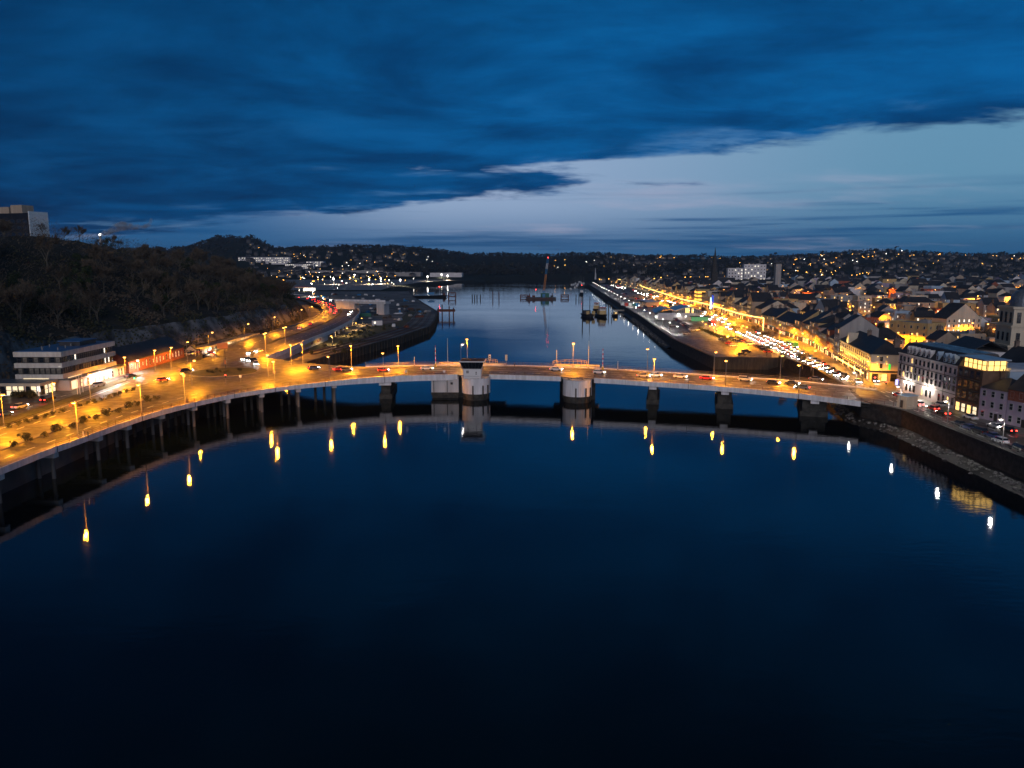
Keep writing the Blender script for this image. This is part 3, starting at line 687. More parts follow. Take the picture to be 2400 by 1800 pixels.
for p in ((-95, 405), (-96.5, 452), (-99, 490), (-103, 530)):
    lamp(Vector((p[0], p[1], 4.03)), 4.5, [(-.6, 0)], 'warm', 'low warm yard lamp lighting the underside of the approach viaduct', 'yard lamps by the viaduct')
for k in (6, 12, 17, 22, 27, 31, 35, 39):
    a_, b_ = ei[k], eo[k]; d_ = (b_ - a_).normalized() * 1.8
    if 480 < a_.y: lamp(a_ + Vector((0, 0, .02)), 9, [(d_.x, d_.y)], 'sod', 'orange street lamp on the inner edge of the curving approach road', 'lamps on the curving approach road')

# ------------------------------------------------------------------ cars
def paint(n, c): return mat('car_paint_' + n, c, .28, spec=.7)
PAINT = dict(white=paint('white', (.72, .72, .72)), silver=paint('silver', (.38, .39, .40)), red=paint('red', (.42, .018, .015)), black=paint('black', (.014, .014, .016)), blue=paint('blue', (.018, .05, .20)), grey=paint('grey', (.11, .115, .125)))
CARS = {}
def car_parts(kind, colr):
    k = (kind, colr)
    if k in CARS: return CARS[k]
    if kind == 'van': prof = [(-2.3, .35), (2.35, .35), (2.4, .8), (2.1, 1.05), (1.45, 1.15), (-2.3, 1.15)]; cab = [(-2.28, 1.15), (1.5, 1.15), (.9, 1.9), (-2.2, 1.92)]
    elif kind == 'saloon': prof = [(-2.25, .35), (2.2, .32), (2.28, .6), (2.0, .82), (1.05, .95), (-1.5, .98), (-2.2, .95), (-2.28, .7)]; cab = [(-1.65, .97), (1.15, .95), (.35, 1.42), (-.95, 1.42)]
    elif kind == 'suv': prof = [(-2.2, .4), (2.15, .4), (2.25, .75), (2.0, 1.0), (1.1, 1.1), (-2.2, 1.12)]; cab = [(-2.15, 1.11), (1.2, 1.09), (.5, 1.68), (-1.9, 1.68)]
    else: prof = [(-2.0, .35), (1.95, .32), (2.05, .6), (1.8, .82), (1.0, .95), (-1.95, 1.0), (-2.05, .7)]; cab = [(-1.95, 1.0), (1.1, .95), (.3, 1.48), (-1.45, 1.48)]
    def side(m, pts, w0, w1=None, zt=None):
        w1 = w0 if w1 is None else w1; zmin, zmax = min(p[1] for p in pts), max(p[1] for p in pts)
        wz = lambda z: lerp(w0, w1, (z - zmin) / (zmax - zmin)); n = len(pts)
        vs = [(x, -wz(z), z) for x, z in pts] + [(x, wz(z), z) for x, z in pts]
        return m.add(vs, [tuple(range(n)), tuple(range(2 * n - 1, n - 1, -1))] + [(i, n + i, n + (i + 1) % n, (i + 1) % n) for i in range(n)])
    body = side(MB(), prof, .88).mesh('body', PAINT[colr]); glass = side(MB(), cab, .82, .62).mesh('windows', M['glass'])
    r0, r1 = cab[3], cab[2]; roof = MB().box(((r0[0] + r1[0]) / 2, 0, r1[1] + .03), (abs(r1[0] - r0[0]) + .15, 1.26, .08)).mesh('roof', PAINT[colr])
    wh = MB().tube((0, -.11, 0), (0, .11, 0), .32, .32, 12).mesh('wheel', M['rubber'])
    CARS[k] = (body, glass, roof, wh, prof[2][0], prof[0][0], .68); return CARS[k]
hl_on = MB().box((0, 0, 0), (.10, .40, .20)).mesh('headlight', E['head']); hl_off = MB().box((0, 0, 0), (.10, .36, .17)).mesh('headlight', M['frame'])
tl_on = MB().box((0, 0, 0), (.10, .34, .20)).mesh('tail_light', E['tail']); tl_off = MB().box((0, 0, 0), (.10, .34, .18)).mesh('tail_light', M['redp'])
def car(kind, colr, loc, rz, on, label, group, detail=True):
    body, glass, roof, wh, xf, xb, zl = car_parts(kind, colr)
    o = thing('van' if kind == 'van' else 'car', label, 'van' if kind == 'van' else 'car', loc, rz, group)
    ob('body', body, o); ob('windows', glass, o); ob('roof', roof, o)
    if detail:
        for x in (-1.3, 1.3):
            for y in (-.8, .8): ob('wheel', wh, o, (x, y, .33))
    else:
        for x in (-1.3, 1.3): ob('wheel', wh, o, (x, -.8, .33))
    for y in (-.62, .62):
        ob('headlight', hl_on if on else hl_off, o, (xf - .02, y, zl)); ob('tail_light', tl_on if on else tl_off, o, (xb + .02, y, zl + .1))
    return o
# bridge traffic (positions read at the kerb line of each lane)
def on_deck(px, py):
    z = 7.7
    for _ in range(3):
        p = at(px, py, z); i = min(range(len(front)), key=lambda k: (front[k].lerp(back[k], .5) - p).length + abs(front[k].x - p.x) * .3); z = front[i].z
    d = front[min(i + 2, len(front) - 1)] - front[max(0, i - 2)]; return Vector((p.x, p.y, z + .01)), math.atan2(d.y, d.x)
BR = [('hatchback', 'blue', cR(-400, 540)), ]
for px, py, kd, cl, dirn, lb in [
    (735, 866, 'hatchback', 'blue', 1, 'dark blue car crossing the bridge near the roundabout'), (796, 869, 'saloon', 'red', 1, 'maroon saloon following a dark car across the bridge'), (812, 870, 'hatchback', 'grey', 1, 'grey hatchback with lights on just after leaving the roundabout'),
    (898, 871, 'hatchback', 'red', 1, 'red hatchback on the bridge short of the control cabin'), (1000, 867, 'saloon', 'white', 1, 'white saloon approaching the control cabin on the bridge'),
    (1303, 869, 'saloon', 'white', 1, 'white saloon on the lifting span by the round pier'), (1404, 876, 'hatchback', 'white', 1, 'white hatchback on the bridge just past the round pier'),
    (1508, 884, 'saloon', 'silver', 1, 'silver saloon queuing behind a white hatchback on the bridge'), (1537, 883, 'hatchback', 'white', 1, 'white hatchback ahead of a silver saloon on the bridge'), (1594, 886, 'saloon', 'white', 1, 'white saloon alone in the middle of the right half of the bridge'),
    (1656, 890, 'saloon', 'red', 1, 'bright red saloon on the bridge beside an orange lamp'), (1746, 893, 'suv', 'silver', 1, 'silver estate on the bridge nearing the town end'), (1812, 901, 'hatchback', 'black', 1, 'black hatchback in the near lane at the town end of the bridge'),
    (1856, 902, 'saloon', 'black', 1, 'black saloon in the queue at the town end of the bridge'), (1880, 911, 'saloon', 'blue', -1, 'dark blue saloon coming onto the bridge from town'), (1912, 892, 'saloon', 'grey', 1, 'dark grey saloon waiting at the red signal by the bridge end')]:
    p, a = on_deck(px, py); car(kd, cl, p, a + (0 if dirn > 0 else math.pi), True, lb, 'cars on the bridge')
# roundabout and approach road
for px, py, kd, cl, rz, lb in [(578, 845, 'saloon', 'silver', -110, 'silver saloon with bright headlights entering the roundabout'), (590, 848, 'hatchback', 'black', -112, 'black hatchback next to a silver saloon entering the roundabout'), (600, 856, 'suv', 'white', -70, 'white car leaving the roundabout towards the bridge'), (588, 831, 'hatchback', 'grey', -105, 'grey hatchback queuing to enter the roundabout'), (606, 826, 'saloon', 'white', -105, 'white saloon last in the queue to enter the roundabout'),
    (437, 872, 'saloon', 'black', 30, 'black saloon with red tail lights on the station side of the roundabout'), (382, 894, 'hatchback', 'red', 60, 'red hatchback braking at the roundabout give way line'), (703, 772, 'hatchback', 'white', 95, 'white hatchback driving away up the approach road'), (728, 762, 'hatchback', 'red', 95, 'red hatchback driving away up the approach road')]:
    p = at(px, py, 7.1 if py > 800 else 8.0); car(kd, cl, Vector((p.x, p.y, p.z + .02)), R(rz), True, lb, 'cars about the roundabout')
cl6 = list(PAINT)
for i in range(22):
    k = 26 + i * 1.0
    j = int(k); 
    if j + 1 >= len(eo): break
    a = eo[j].lerp(ei[j], .80 if i % 2 else .64).lerp(eo[j + 1].lerp(ei[j + 1], .80 if i % 2 else .64), k - j); d = eo[j + 1] - eo[j]
    car(random.choice(('hatchback', 'saloon', 'suv')), random.choice(cl6), a + Vector((0, 0, .02)), math.atan2(d.y, d.x), True, 'car with red tail lights in the queue on the curving approach road', 'queue on the approach road')
for k in (24, 27, 33, 36, 39, 42, 45, 48):
    a = eo[k].lerp(ei[k], .22); d = eo[k] - eo[k + 1]
    car('saloon', random.choice(cl6), a + Vector((0, 0, .02)), math.atan2(d.y, d.x), True, 'car with bright headlights coming down the curving approach road', 'oncoming cars on the approach road')
# station forecourt
for px, py, kd, cl, rz, lb, on in [(47, 957, 'saloon', 'silver', 82, 'silver saloon with headlights on below the station canopy', True), (113, 940, 'van', 'black', 84, 'dark people carrier van on the wet station road', True), (10, 975, 'hatchback', 'blue', 82, 'dark blue hatchback at the edge of the station road', True), (232, 906, 'suv', 'silver', 80, 'pale estate car parked outside the station office', False), (305, 885, 'saloon', 'black', 80, 'dark saloon parked by the red brick station building', False)]:
    p = at(px, py, 6.95); car(kd, cl, p, R(rz), on, lb, 'cars at the station')
for k in range(9):
    car(random.choice(('hatchback', 'saloon', 'suv')), cl6[k % 6], Vector((-141.5 - (k % 2) * .3, 334 + k * 3.1, 6.0 if False else 4.03 if k > 3 else 6.95)), R(random.choice((0, 180))), False, 'car parked in the row under the long station canopy', 'cars under the station canopy')
# embankment road, right foreground
for px, py, kd, cl, on, lb in [(2105, 930, 'hatchback', 'red', 1, 'first car with red lights in the queue by the small kiosk'), (2128, 940, 'hatchback', 'white', 1, 'white hatchback second in the embankment queue'), (2150, 951, 'suv', 'silver', 1, 'silver car third in the embankment queue'), (2186, 961, 'hatchback', 'red', 1, 'red hatchback braking in the embankment queue'), (2210, 972, 'saloon', 'black', 1, 'black saloon last in the embankment queue'),
    (2202, 952, 'hatchback', 'silver', 0, 'silver car parked against the white hotel'), (2274, 982, 'saloon', 'white', 0, 'white saloon parked outside the lilac terrace'), (2248, 998, 'saloon', 'black', 0, 'black saloon parked by the embankment wall'), (2268, 1006, 'hatchback', 'blue', 0, 'blue hatchback parked by the embankment wall'), (2295, 1015, 'suv', 'black', 0, 'black estate parked by the embankment wall'), (2325, 1026, 'saloon', 'blue', 0, 'dark blue saloon parked by the embankment wall'), (2344, 1038, 'hatchback', 'white', 0, 'white hatchback parked by the embankment wall'), (2330, 1003, 'hatchback', 'silver', 0, 'silver hatchback parked outside the brick terrace'), (2362, 1012, 'saloon', 'black', 1, 'dark saloon with one headlight showing outside the terrace'), (2385, 1056, 'suv', 'black', 0, 'black estate parked near the river lamp'), (2050, 895, 'saloon', 'blue', 1, 'dark saloon crossing the junction with headlights on'), (2010, 898, 'hatchback', 'silver', 1, 'silver hatchback crossing the junction with headlights on')]:
    p = at(px, py, 5.03); car(kd, cl, p, R(92) if px > 2100 else R(-100), bool(on), lb, 'cars on the embankment road')
# car park on the quay
CP = [(1731, 803, 'hatchback', 'blue'), (1723, 800, 'saloon', 'black'), (1716, 796, 'suv', 'blue'), (1710, 793, 'hatchback', 'silver'), (1692, 797, 'saloon', 'blue'), (1700, 802, 'hatchback', 'grey'), (1718, 812, 'hatchback', 'white'), (1709, 807, 'hatchback', 'red'), (1758, 809, 'suv', 'white'), (1752, 805, 'saloon', 'silver'), (1746, 802, 'saloon', 'red'), (1741, 800, 'hatchback', 'black'), (1748, 827, 'suv', 'black'), (1738, 833, 'saloon', 'black'), (1783, 817, 'suv', 'black'), (1790, 822, 'hatchback', 'black'), (1800, 827, 'saloon', 'red'), (1775, 814, 'hatchback', 'grey'), (1698, 792, 'saloon', 'black'), (1728, 794, 'saloon', 'black'), (1632, 775, 'hatchback', 'white'), (1575, 765, 'saloon', 'silver'), (1608, 784, 'hatchback', 'silver')]
for k, (px, py, kd, cl) in enumerate(CP):
    p = at(px, py, 5.05); car(kd, cl, p, R(8 + random.uniform(-4, 4)), False, f'parked {cl} {kd} in the quay car park', 'cars in the quay car park')
for k in range(14):
    p = at(1582 + k * 3.2, 748 + k * 2.1, 5.05); car(random.choice(('hatchback', 'suv', 'saloon')), cl6[k % 6], p, R(20), False, 'car in the row beside the wave roofed building', 'cars by the wave roofed building', False)
# rush hour on the quay road: three lanes creeping towards the bridge
ln = 0
for lane in range(3):
    y = 276 + lane * 3
    while y < 455:
        t = (.30, .52, .74)[lane]; xa = table([(q.y, q.x) for q in qa], y); xb_ = table([(q.y, q.x) for q in qb], y)
        car(random.choice(('hatchback', 'saloon', 'suv')), random.choice(cl6), Vector((lerp(xa, xb_, t) + random.uniform(-.3, .3), y, 5.04)), R(-90 - 8), True, 'car with headlights on in the rush hour queue along the quay', 'rush hour queue on the quay'); y += random.uniform(6.2, 9.5); ln += 1
y = 460
while y < 1340:
    for t in (.28, .5, .72):
        if random.random() < .52:
            xa = table([(q.y, q.x) for q in qa], y); xb_ = table([(q.y, q.x) for q in qb], y); go = t > .6 and random.random() < .6
            car(random.choice(('hatchback', 'saloon', 'suv')), random.choice(cl6), Vector((lerp(xa, xb_, t), y + random.uniform(-3, 3), 5.04)), R(90 if go else -94), True, 'small car in the far traffic along the quay street', 'far traffic on the quay street', False)
    y += 13 + y * .013
# buses by the plaza
bus_n = 0
for px, py, c_, lb in ((1668, 762, 'redp', 'red coach parked beyond the plaza lamps'), (1856, 815, 'greenp', 'dark green bus with white lights standing at the quay street stop')):
    p = at(px, py, 5.03); o = thing('bus', lb, 'bus', p, R(88))
    MB().box((0, 0, 1.7), (11, 2.5, 2.7)).build('body', M[c_], o); MB().box((0, 0, 2.15), (10.4, 2.54, 1.0)).build('windows', M['glass'], o)
    for x in (-3.4, 3.4):
        for y_ in (-1.1, 1.1): MB().tube((x, y_ - .15, .48), (x, y_ + .15, .48), .48, .48, 12).build('wheel', M['rubber'], o)
    for y_ in (-.9, .9): ob('headlight', hl_on, o, (-5.52, y_, .9))

# ------------------------------------------------------------------ buildings
def win_mesh(name, glassm, framem):
    m = MB(); m.cur = 0
    for c, d in (((-.46, 0, 0), (.08, 1, 1)), ((.46, 0, 0), (.08, 1, 1)), ((0, 0, .47), (.84, 1, .06)), ((0, 0, -.47), (.84, 1, .06)), ((0, 0, .02), (.84, .8, .05))): m.box(c, d)
    m.cur = 1; m.face((-.44, -.1, -.45), (.44, -.1, -.45), (.44, -.1, .45), (-.44, -.1, .45)); m.face((.44, .1, -.45), (-.44, .1, -.45), (-.44, .1, .45), (.44, .1, .45))
    return m.mesh(name, framem, glassm)
WIN = dict(dark=win_mesh('window', M['glass'], M['frame']), darkd=win_mesh('window', M['glass'], M['darkframe']), warm=win_mesh('window', E['winw'], M['frame']), white=win_mesh('window', E['winc'], M['darkframe']), blind=win_mesh('window', M['blind'], M['darkframe']), shop=win_mesh('shop_window', E['shop'], M['darkframe']))
def window(par, x, y, z, w, h, kind='dark', rz=0.0, name='window', d=.16):
    return ob(name, WIN[kind], par, (x, y, z), rz, (w, d, h))
chim_me = MB().box((0, 0, 0), (1.5, .8, 2.2)).box((0, 0, 1.2), (1.7, 1.0, .2)).tube((-.35, 0, 1.3), (-.35, 0, 1.9), .14, .12, 6).tube((.35, 0, 1.3), (.35, 0, 1.9), .14, .12, 6).mesh('chimney', M['chim'])
def wall_mb(w, d, h, roof, zr):
    m = MB()
    if roof == 'gable':
        x, y = w / 2, d / 2
        m.add([(-x, -y, -3), (x, -y, -3), (x, y, -3), (-x, y, -3), (-x, -y, h), (x, -y, h), (x, y, h), (-x, y, h), (-x, 0, zr - .02), (x, 0, zr - .02)],
              [(0, 1, 5, 4), (2, 3, 7, 6), (1, 2, 6, 9, 5), (3, 0, 4, 8, 7), (4, 5, 9, 8), (6, 7, 8, 9)])
    elif roof == 'front':
        x, y = w / 2, d / 2
        m.add([(-x, -y, -3), (x, -y, -3), (x, y, -3), (-x, y, -3), (-x, -y, h), (x, -y, h), (x, y, h), (-x, y, h), (0, -y, zr - .02), (0, y, zr - .02)],
              [(0, 1, 5, 8, 4), (2, 3, 7, 9, 6), (1, 2, 6, 5), (3, 0, 4, 7), (4, 8, 9, 7), (5, 6, 9, 8)])
    else: m.box((0, 0, (h - 3) / 2), (w, d, h + 3))
    return m
def house(label, group, loc, rz, w, d, h, roof='gable', wall='cream', floors=2, bays=3, lit=.08, chim=1, pitch=.75, roofm='slate', shop=0.0, name='house', cat='house', sides=False, winw=1.0, winh=1.55, detail=True, wk='warm'):
    o = thing(name, label, cat, loc, rz, group)
    half = (w if roof == 'front' else d) / 2; zr = h + half * pitch
    wall_mb(w, d, h, roof, zr).build('wall', M[wall], o)
    r = None
    if roof == 'gable': r = MB().gable(w, d, h, zr).build('roof', M[roofm], o)
    elif roof == 'front': r = MB().gable(d, w, h, zr).build('roof', M[roofm], o, (0, 0, 0), R(90))
    elif roof == 'hip': r = MB().hip(w, d, h, h + min(w, d) / 2 * pitch).build('roof', M[roofm], o)
    else:
        m = MB(); t = .3
        for c, s in (((0, -d / 2 + t / 2, h + .35), (w + .1, t, .7)), ((0, d / 2 - t / 2, h + .35), (w + .1, t, .7)), ((-w / 2 + t / 2, 0, h + .35), (t, d - 2 * t, .7)), ((w / 2 - t / 2, 0, h + .35), (t, d - 2 * t, .7))): m.box(c, s)
        m.build('parapet', M[wall], o); MB().box((0, 0, h + .06), (w - .6, d - .6, .12)).build('roof', M[roofm], o)
        if detail and w > 9: MB().box((w * .18, d * .1, h + 1.0), (w * .2, d * .25, 1.8)).build('roof_plant', M['grey'], o)
    for c in range(chim):
        if roof in ('gable',): ob('chimney', chim_me, r, ((-w / 2 + .9) if c == 0 else (w / 2 - .9), 0, zr + .6), R(90))
        elif roof == 'front': ob('chimney', chim_me, r, (d / 2 - 1, 0, zr + .5), R(90))
        elif roof == 'hip': ob('chimney', chim_me, r, (w * .25 * (1 if c else -1), 0, h + min(w, d) / 2 * pitch + .3))
    if bays:
        fh = h / floors
        for f in range(floors):
            ground = f == 0 and shop > 0
            for b in range(bays):
                x = -w / 2 + w * (b + .5) / bays
                if ground:
                    window(o, x, -d / 2 - .04, fh * .46, w / bays * .8, fh * .72, 'shop' if random.random() < shop else 'darkd', 0, 'shop_window')
                else:
                    k = wk if random.random() < lit else 'dark'
                    window(o, x, -d / 2 - .04, fh * (f + .52), min(winw, w / bays * .5), min(winh, fh * .58), k)
            if sides:
                nb = max(1, int(d / 4))
                for b in range(nb):
                    y = -d / 2 + d * (b + .5) / nb; k = wk if random.random() < lit else 'dark'
                    window(o, w / 2 + .04, y, fh * (f + .52), min(winw, 1.0), min(winh, fh * .58), k, R(90)); 
                    window(o, -w / 2 - .04, y, fh * (f + .52), min(winw, 1.0), min(winh, fh * .58), 'dark', R(-90))
        if not shop and detail: MB().box((0, 0, 0), (1.0, .12, 2.1)).build('door', M['darkframe'], o, (w / bays * (.5 if bays % 2 == 0 else 1) * .98 - (w / bays * .5 if bays % 2 else 0), -d / 2 - .02, 1.05))
    if shop: MB().box((0, -d / 2 - .10, h / floors * .90), (w * .96, .22, .55)).build('fascia_board', M[random.choice(('blackp', 'brown', 'redp', 'bluep', 'greenp', 'frame'))], o)
    return o

# --- station office -----------------------------------------------------------------------------
off = thing('station_office', 'white banded three storey station office with blue flat roof and ribbon windows', 'office building', (-150, 257.5, 6.93))
def band(m, x0, x1, y0, y1, z0, z1): m.box(((x0 + x1) / 2, (y0 + y1) / 2, (z0 + z1) / 2), (x1 - x0, y1 - y0, z1 - z0))
for z0, z1 in ((3.9, 5.3), (7.4, 8.9), (10.9, 12.5)):
    m = MB(); band(m, -7.6, 7.6, -16.6, 16.6, z0, z1); m.build('spandrel_band', mat('cream_panel', (.62, .56, .47), .7, (.78, .72, .63), .8, streak=True), off)
for z0, z1 in ((5.3, 7.4), (8.9, 10.9)):
    m = MB(); band(m, -6.9, 6.9, -15.9, 15.9, z0, z1); m.build('window_band_wall', M['darkframe'], off)
    for k in range(26): window(off, 6.98, -15.2 + k * 1.216, (z0 + z1) / 2, 1.0, z1 - z0 - .15, random.choice(('blind', 'blind', 'blind', 'darkd')) if random.random() > .06 else 'white', R(90))
    for k in range(8): window(off, -6.1 + k * 1.74, -15.98, (z0 + z1) / 2, 1.5, z1 - z0 - .15, random.choice(('blind', 'blind', 'darkd')))
m = MB(); band(m, -7.2, 7.2, -16.2, 16.2, 12.45, 12.62); m.build('roof', mat('blue_roof', (.035, .10, .24), .4, (.05, .15, .32), .3), off)
m = MB(); m.box((1, 5, 13.3), (7, 10, 1.5)); m.build('plant_room', M['darksteel'], off); MB().box((1, 5, 14.15), (7.6, 10.6, .25)).build('plant_room_roof', MATS['blue_roof'], off)
for x, y in ((-3, -9), (3, -6), (4, -12), (-4, -3), (2, -1), (-1, -12)): MB().tube((x, y, 12.6), (x, y, 13.5), .22, .18, 8).build('roof_vent', M['steel'], off)
m = MB(); band(m, -7.0, 9.0, -15.8, 19, -1, 3.4); m.build('ground_floor_wall', mat('office_pink_wall', (.55, .44, .38), .8, (.62, .50, .44), .4), off)
m = MB(); band(m, -7.2, 9.6, -16.2, 19.4, 3.4, 3.8); m.build('ground_floor_roof', M['felt'], off)
for y, w_, k in ((-9, 1.4, 'shop'), (-5, 1.2, 'dark'), (0.2, 2.0, 'shop'), (3, 2.0, 'shop'), (5.8, 2.0, 'shop'), (8.4, 1.6, 'shop'), (10.6, 1.2, 'dark'), (15, 1.0, 'dark'), (17, .9, 'dark')): window(off, 9.06, y, 1.5, w_, 2.6, k, R(90))
for y0, y1 in ((-14, -6), (4, 9)): MB().box((7.66, (y0 + y1) / 2, 3.86), (.10, y1 - y0, .22)).build('strip_light', E['shop'], off)
MB().box((-1, -16.66, 3.95), (8, .10, .22)).build('strip_light', E['shop'], off)
MB().box((9.1, -13.2, 1.6), (.12, 3.2, 2.6)).build('lit_sign', E['shop'], off)
# canopy wing
wing = thing('station_canopy', 'low flat roofed glass fronted wing with bright white lights at the station office', 'canopy', (-153, 236.5, 6.93))
MB().box((0, 0, 3.55), (17, 9.5, .7)).build('roof', M['felt'], wing); MB().box((0, -4.8, 3.5), (17.2, .3, .9)).build('fascia', M['cream'], wing); MB().box((8.6, 0, 3.5), (.3, 9.6, .9)).build('fascia', M['cream'], wing)
MB().box((0, 3.6, 1.6), (16, .3, 3.2)).build('back_wall', M['white'], wing)
for k in range(8): window(wing, -7 + k * 1.9, -4.2, 1.6, 1.8, 3.0, 'shop' if k not in (2, 6) else 'darkd', 0, 'glazed_panel')
for k in range(4): window(wing, 8.3, -3.2 + k * 2.0, 1.6, 1.8, 3.0, 'shop' if k else 'darkd', R(90), 'glazed_panel')
for k in range(5): MB().box((0, 0, 1.6), (.25, .25, 3.2)).build('post', M['whitep'], wing, (-8 + k * 4, -4.6, 0))
for x in (-5, 0, 5): ob('canopy_light', LD['led'], wing, (x, -2, 3.0))
for y_ in (-2, 3, 8): ob('canopy_light', LD['led'], off, (11.5, y_, 4.2))
for k, (px, py) in enumerate(((182, 925), (195, 920), (188, 925))):
    p = at(px, py, 6.95); fp = thing('flagpole', 'bare white flagpole standing before the station office', 'flagpole', p, 0, 'flagpoles at the station'); MB().tube((0, 0, 0), (0, 0, 6.2), .09, .05, 8).build('pole', M['whitep'], fp); MB().ball((0, 0, 6.25), .10).build('finial', M['whitep'], fp)
# --- red brick station building ------------------------------------------------------------------
bs = thing('station_building', 'long single storey red brick station building with dark pitched roof', 'station building', (-147, 303, 6.93), R(90))
wall_mb(48, 13, 4.6, 'gable', 9).build('wall', M['brick'], bs); MB().gable(48, 13, 4.6, 9).build('roof', M['slate'], bs)
for k in range(16): window(bs, -22 + k * 2.9, -6.54, 2.3, .65, 2.6 if k % 3 else 1.5, 'shop' if k % 5 else 'dark')
pt = thing('station_porch', 'small cream gabled porch at the end of the brick station', 'porch', (-139.5, 333, 6.6), R(90)); MB().gable(4, 5, 3.0, 5, .3).build('roof', M['slate'], pt)
for x in (-1.7, 1.7):
    for y_ in (-2, 2): MB().box((x, y_, 1), (.3, .3, 4)).build('post', M['cream'], pt)
MB().add([(-1.95, -2.2, 3), (-1.95, 2.2, 3), (-1.95, 0, 4.7)], [(0, 1, 2)]).build('gable_board', M['cream'], pt)
cs = thing('platform_canopy', 'long low flat canopy on posts beside the rail line', 'canopy', (-143.5, 380, 4.0), R(88)); MB().box((0, 0, 4.3), (84, 6, .4)).build('roof', M['felt'], cs); MB().box((0, -3.1, 4.2), (84, .2, .7)).build('fascia', M['cream'], cs)
for k in range(12): MB().box((-40 + k * 7.3, -2.6, 2), (.3, .3, 4.4)).build('post', M['whitep'], cs)
MB().box((0, 2.8, 1.6), (84, .2, 5)).build('back_wall', M['cream'], cs)
for k in (-30, -10, 12, 32): ob('canopy_light', LD['led'], cs, (k, 0, 3.9))
# --- slab on the hill ----------------------------------------------------------------------------
ah = thing('hilltop_slab', 'tall abandoned slab building with pale blank end wall on the wooded hilltop', 'building', (-316, 485, 40), math.atan2(-4, 12.6))
MB().box((0, 0, 14), (60, 13, 44)).build('dark_facade', M['blackp'], ah)
m = MB()
for k in range(9): 
    MB().box((0, 0, 0), (.5, 13.2, 2.3)).build('end_panel', mat('pale_panel', (.66, .72, .72), .6, (.76, .82, .82), .5), ah, (30.2, 0, 17.2 + k * 2.33))
for k in range(5):
    for j in range(12): window(ah, -27 + j * 4.9, -6.55, 16 + k * 3.8, 4.0, 2.2, 'darkd')
for x, w_, h_ in ((-22, 9, 4), (-8, 16, 4), (8, 8, 4), (18, 9, 5)): MB().box((0, 0, 0), (w_, 8, h_)).build('roof_hut', M['tan'] if w_ < 12 else M['darkframe'], ah, (x, 0, 36 + h_ / 2))

# --- right bank: hotel ---------------------------------------------------------------------------
ht = thing('hotel', 'white four storey hotel with dark mansard roof and small gabled dormers', 'hotel', (136.2, 238, 5.0), R(-90))
W, D, Hh = 34.4, 13.4, 12.6
MB().box((0, 0, Hh / 2 - 1.5), (W, D, Hh + 3)).build('wall', mat('hotel_wall', (.50, .46, .49), .8, (.60, .56, .58), .3, streak=True), ht)
m = MB(); m.add([(-W / 2, -D / 2, Hh), (W / 2, -D / 2, Hh), (W / 2, D / 2, Hh), (-W / 2, D / 2, Hh), (-W / 2 + 1, -D / 2 + 2.4, Hh + 3.4), (W / 2 - 1, -D / 2 + 2.4, Hh + 3.4), (W / 2 - 1, D / 2 - 1.5, Hh + 3.4), (-W / 2 + 1, D / 2 - 1.5, Hh + 3.4)], [(0, 1, 5, 4), (1, 2, 6, 5), (2, 3, 7, 6), (3, 0, 4, 7), (4, 5, 6, 7)]); m.build('mansard_roof', M['slate'], ht)
MB().box((0, .5, Hh + 3.5), (W - 3, D - 5, .2)).build('roof_deck', M['felt'], ht)
MB().box((0, -D / 2 - .1, Hh - .1), (W + .3, .3, .35)).build('cornice', M['white'], ht)
for z in (4.2, 9.2): MB().box((0, -D / 2 - .05, z), (W, .14, .22)).build('string_course', M['darkframe'], ht)
for x in (-W / 2 + 2, -7, 2, 10.5): MB().box((x, -D / 2 - .06, 6.6), (.14, .12, 11.2)).build('downpipe', M['darkframe'], ht)
dm_w = MB().box((0, 0, 0), (1.3, 1.8, 1.5)).add([(-.8, -1.0, .75), (.8, -1.0, .75), (0, -1.0, 1.7), (-.8, 1.0, .75), (.8, 1.0, .75), (0, 1.0, 1.7)], [(0, 1, 2), (3, 5, 4), (0, 2, 5, 3), (1, 4, 5, 2), (0, 3, 4, 1)]).mesh('dormer', M['white'])
dm_b = MB().box((0, 0, 0), (1.5, 1.8, 1.6)).add([(-1.0, -1.0, .75), (1.0, -1.0, .75), (0, -1.0, 1.9), (-1.0, 1.0, .75), (1.0, 1.0, .75), (0, 1.0, 1.9)], [(0, 1, 2), (3, 5, 4), (0, 2, 5, 3), (1, 4, 5, 2), (0, 3, 4, 1)]).mesh('dormer', M['bluew'])
for x, me in ((-11.8, dm_w), (-10, dm_w), (-7.6, dm_w), (-4.6, dm_w), (-1.8, dm_w), (1.0, dm_w), (5.6, dm_b), (9.6, dm_b), (11.9, dm_b), (14.2, dm_b)):
    dmo = ob('dormer', me, ht, (x, -D / 2 + 1.15, Hh + 1.1)); window(dmo, 0, -.94, -.05, .8, 1.1, 'dark')
for f, z in enumerate((2.0, 5.9, 8.0 + .1, 10.9)):
    for b in range(14):
        x = -W / 2 + 1.6 + b * 2.42
        if f == 0 and b in (1, 5, 9): continue
        window(ht, x, -D / 2 - .05, z, .95, 1.7 if f else 2.2, 'warm' if (f, b) in ((2, 3), (3, 3), (0, 6), (0, 12), (1, 1), (1, 5)) else 'darkd')
    for b in range(4): window(ht, -W / 2 - .05, -4.5 + b * 3, z, .95, 1.6, 'darkd', R(-90))
arch = MB()
for b in range(8):
    x = -W / 2 + 4 + b * 3.8; pts = [(x + 1.5 * math.cos(a), -D / 2 - .10, 5.2 + 1.5 * math.sin(a) * 1.3) for a in [math.pi * i / 10 for i in range(11)]]
    MB().path(pts, .08, 5).build('arch_moulding', M['darkframe'], ht)
MB().path([(-W / 2 + 2.6 + .6 * math.cos(a), -D / 2 - .1, 11 + .75 * math.sin(a)) for a in [6.2832 * i / 12 for i in range(13)]], .07, 5).build('roundel', M['darkframe'], ht)
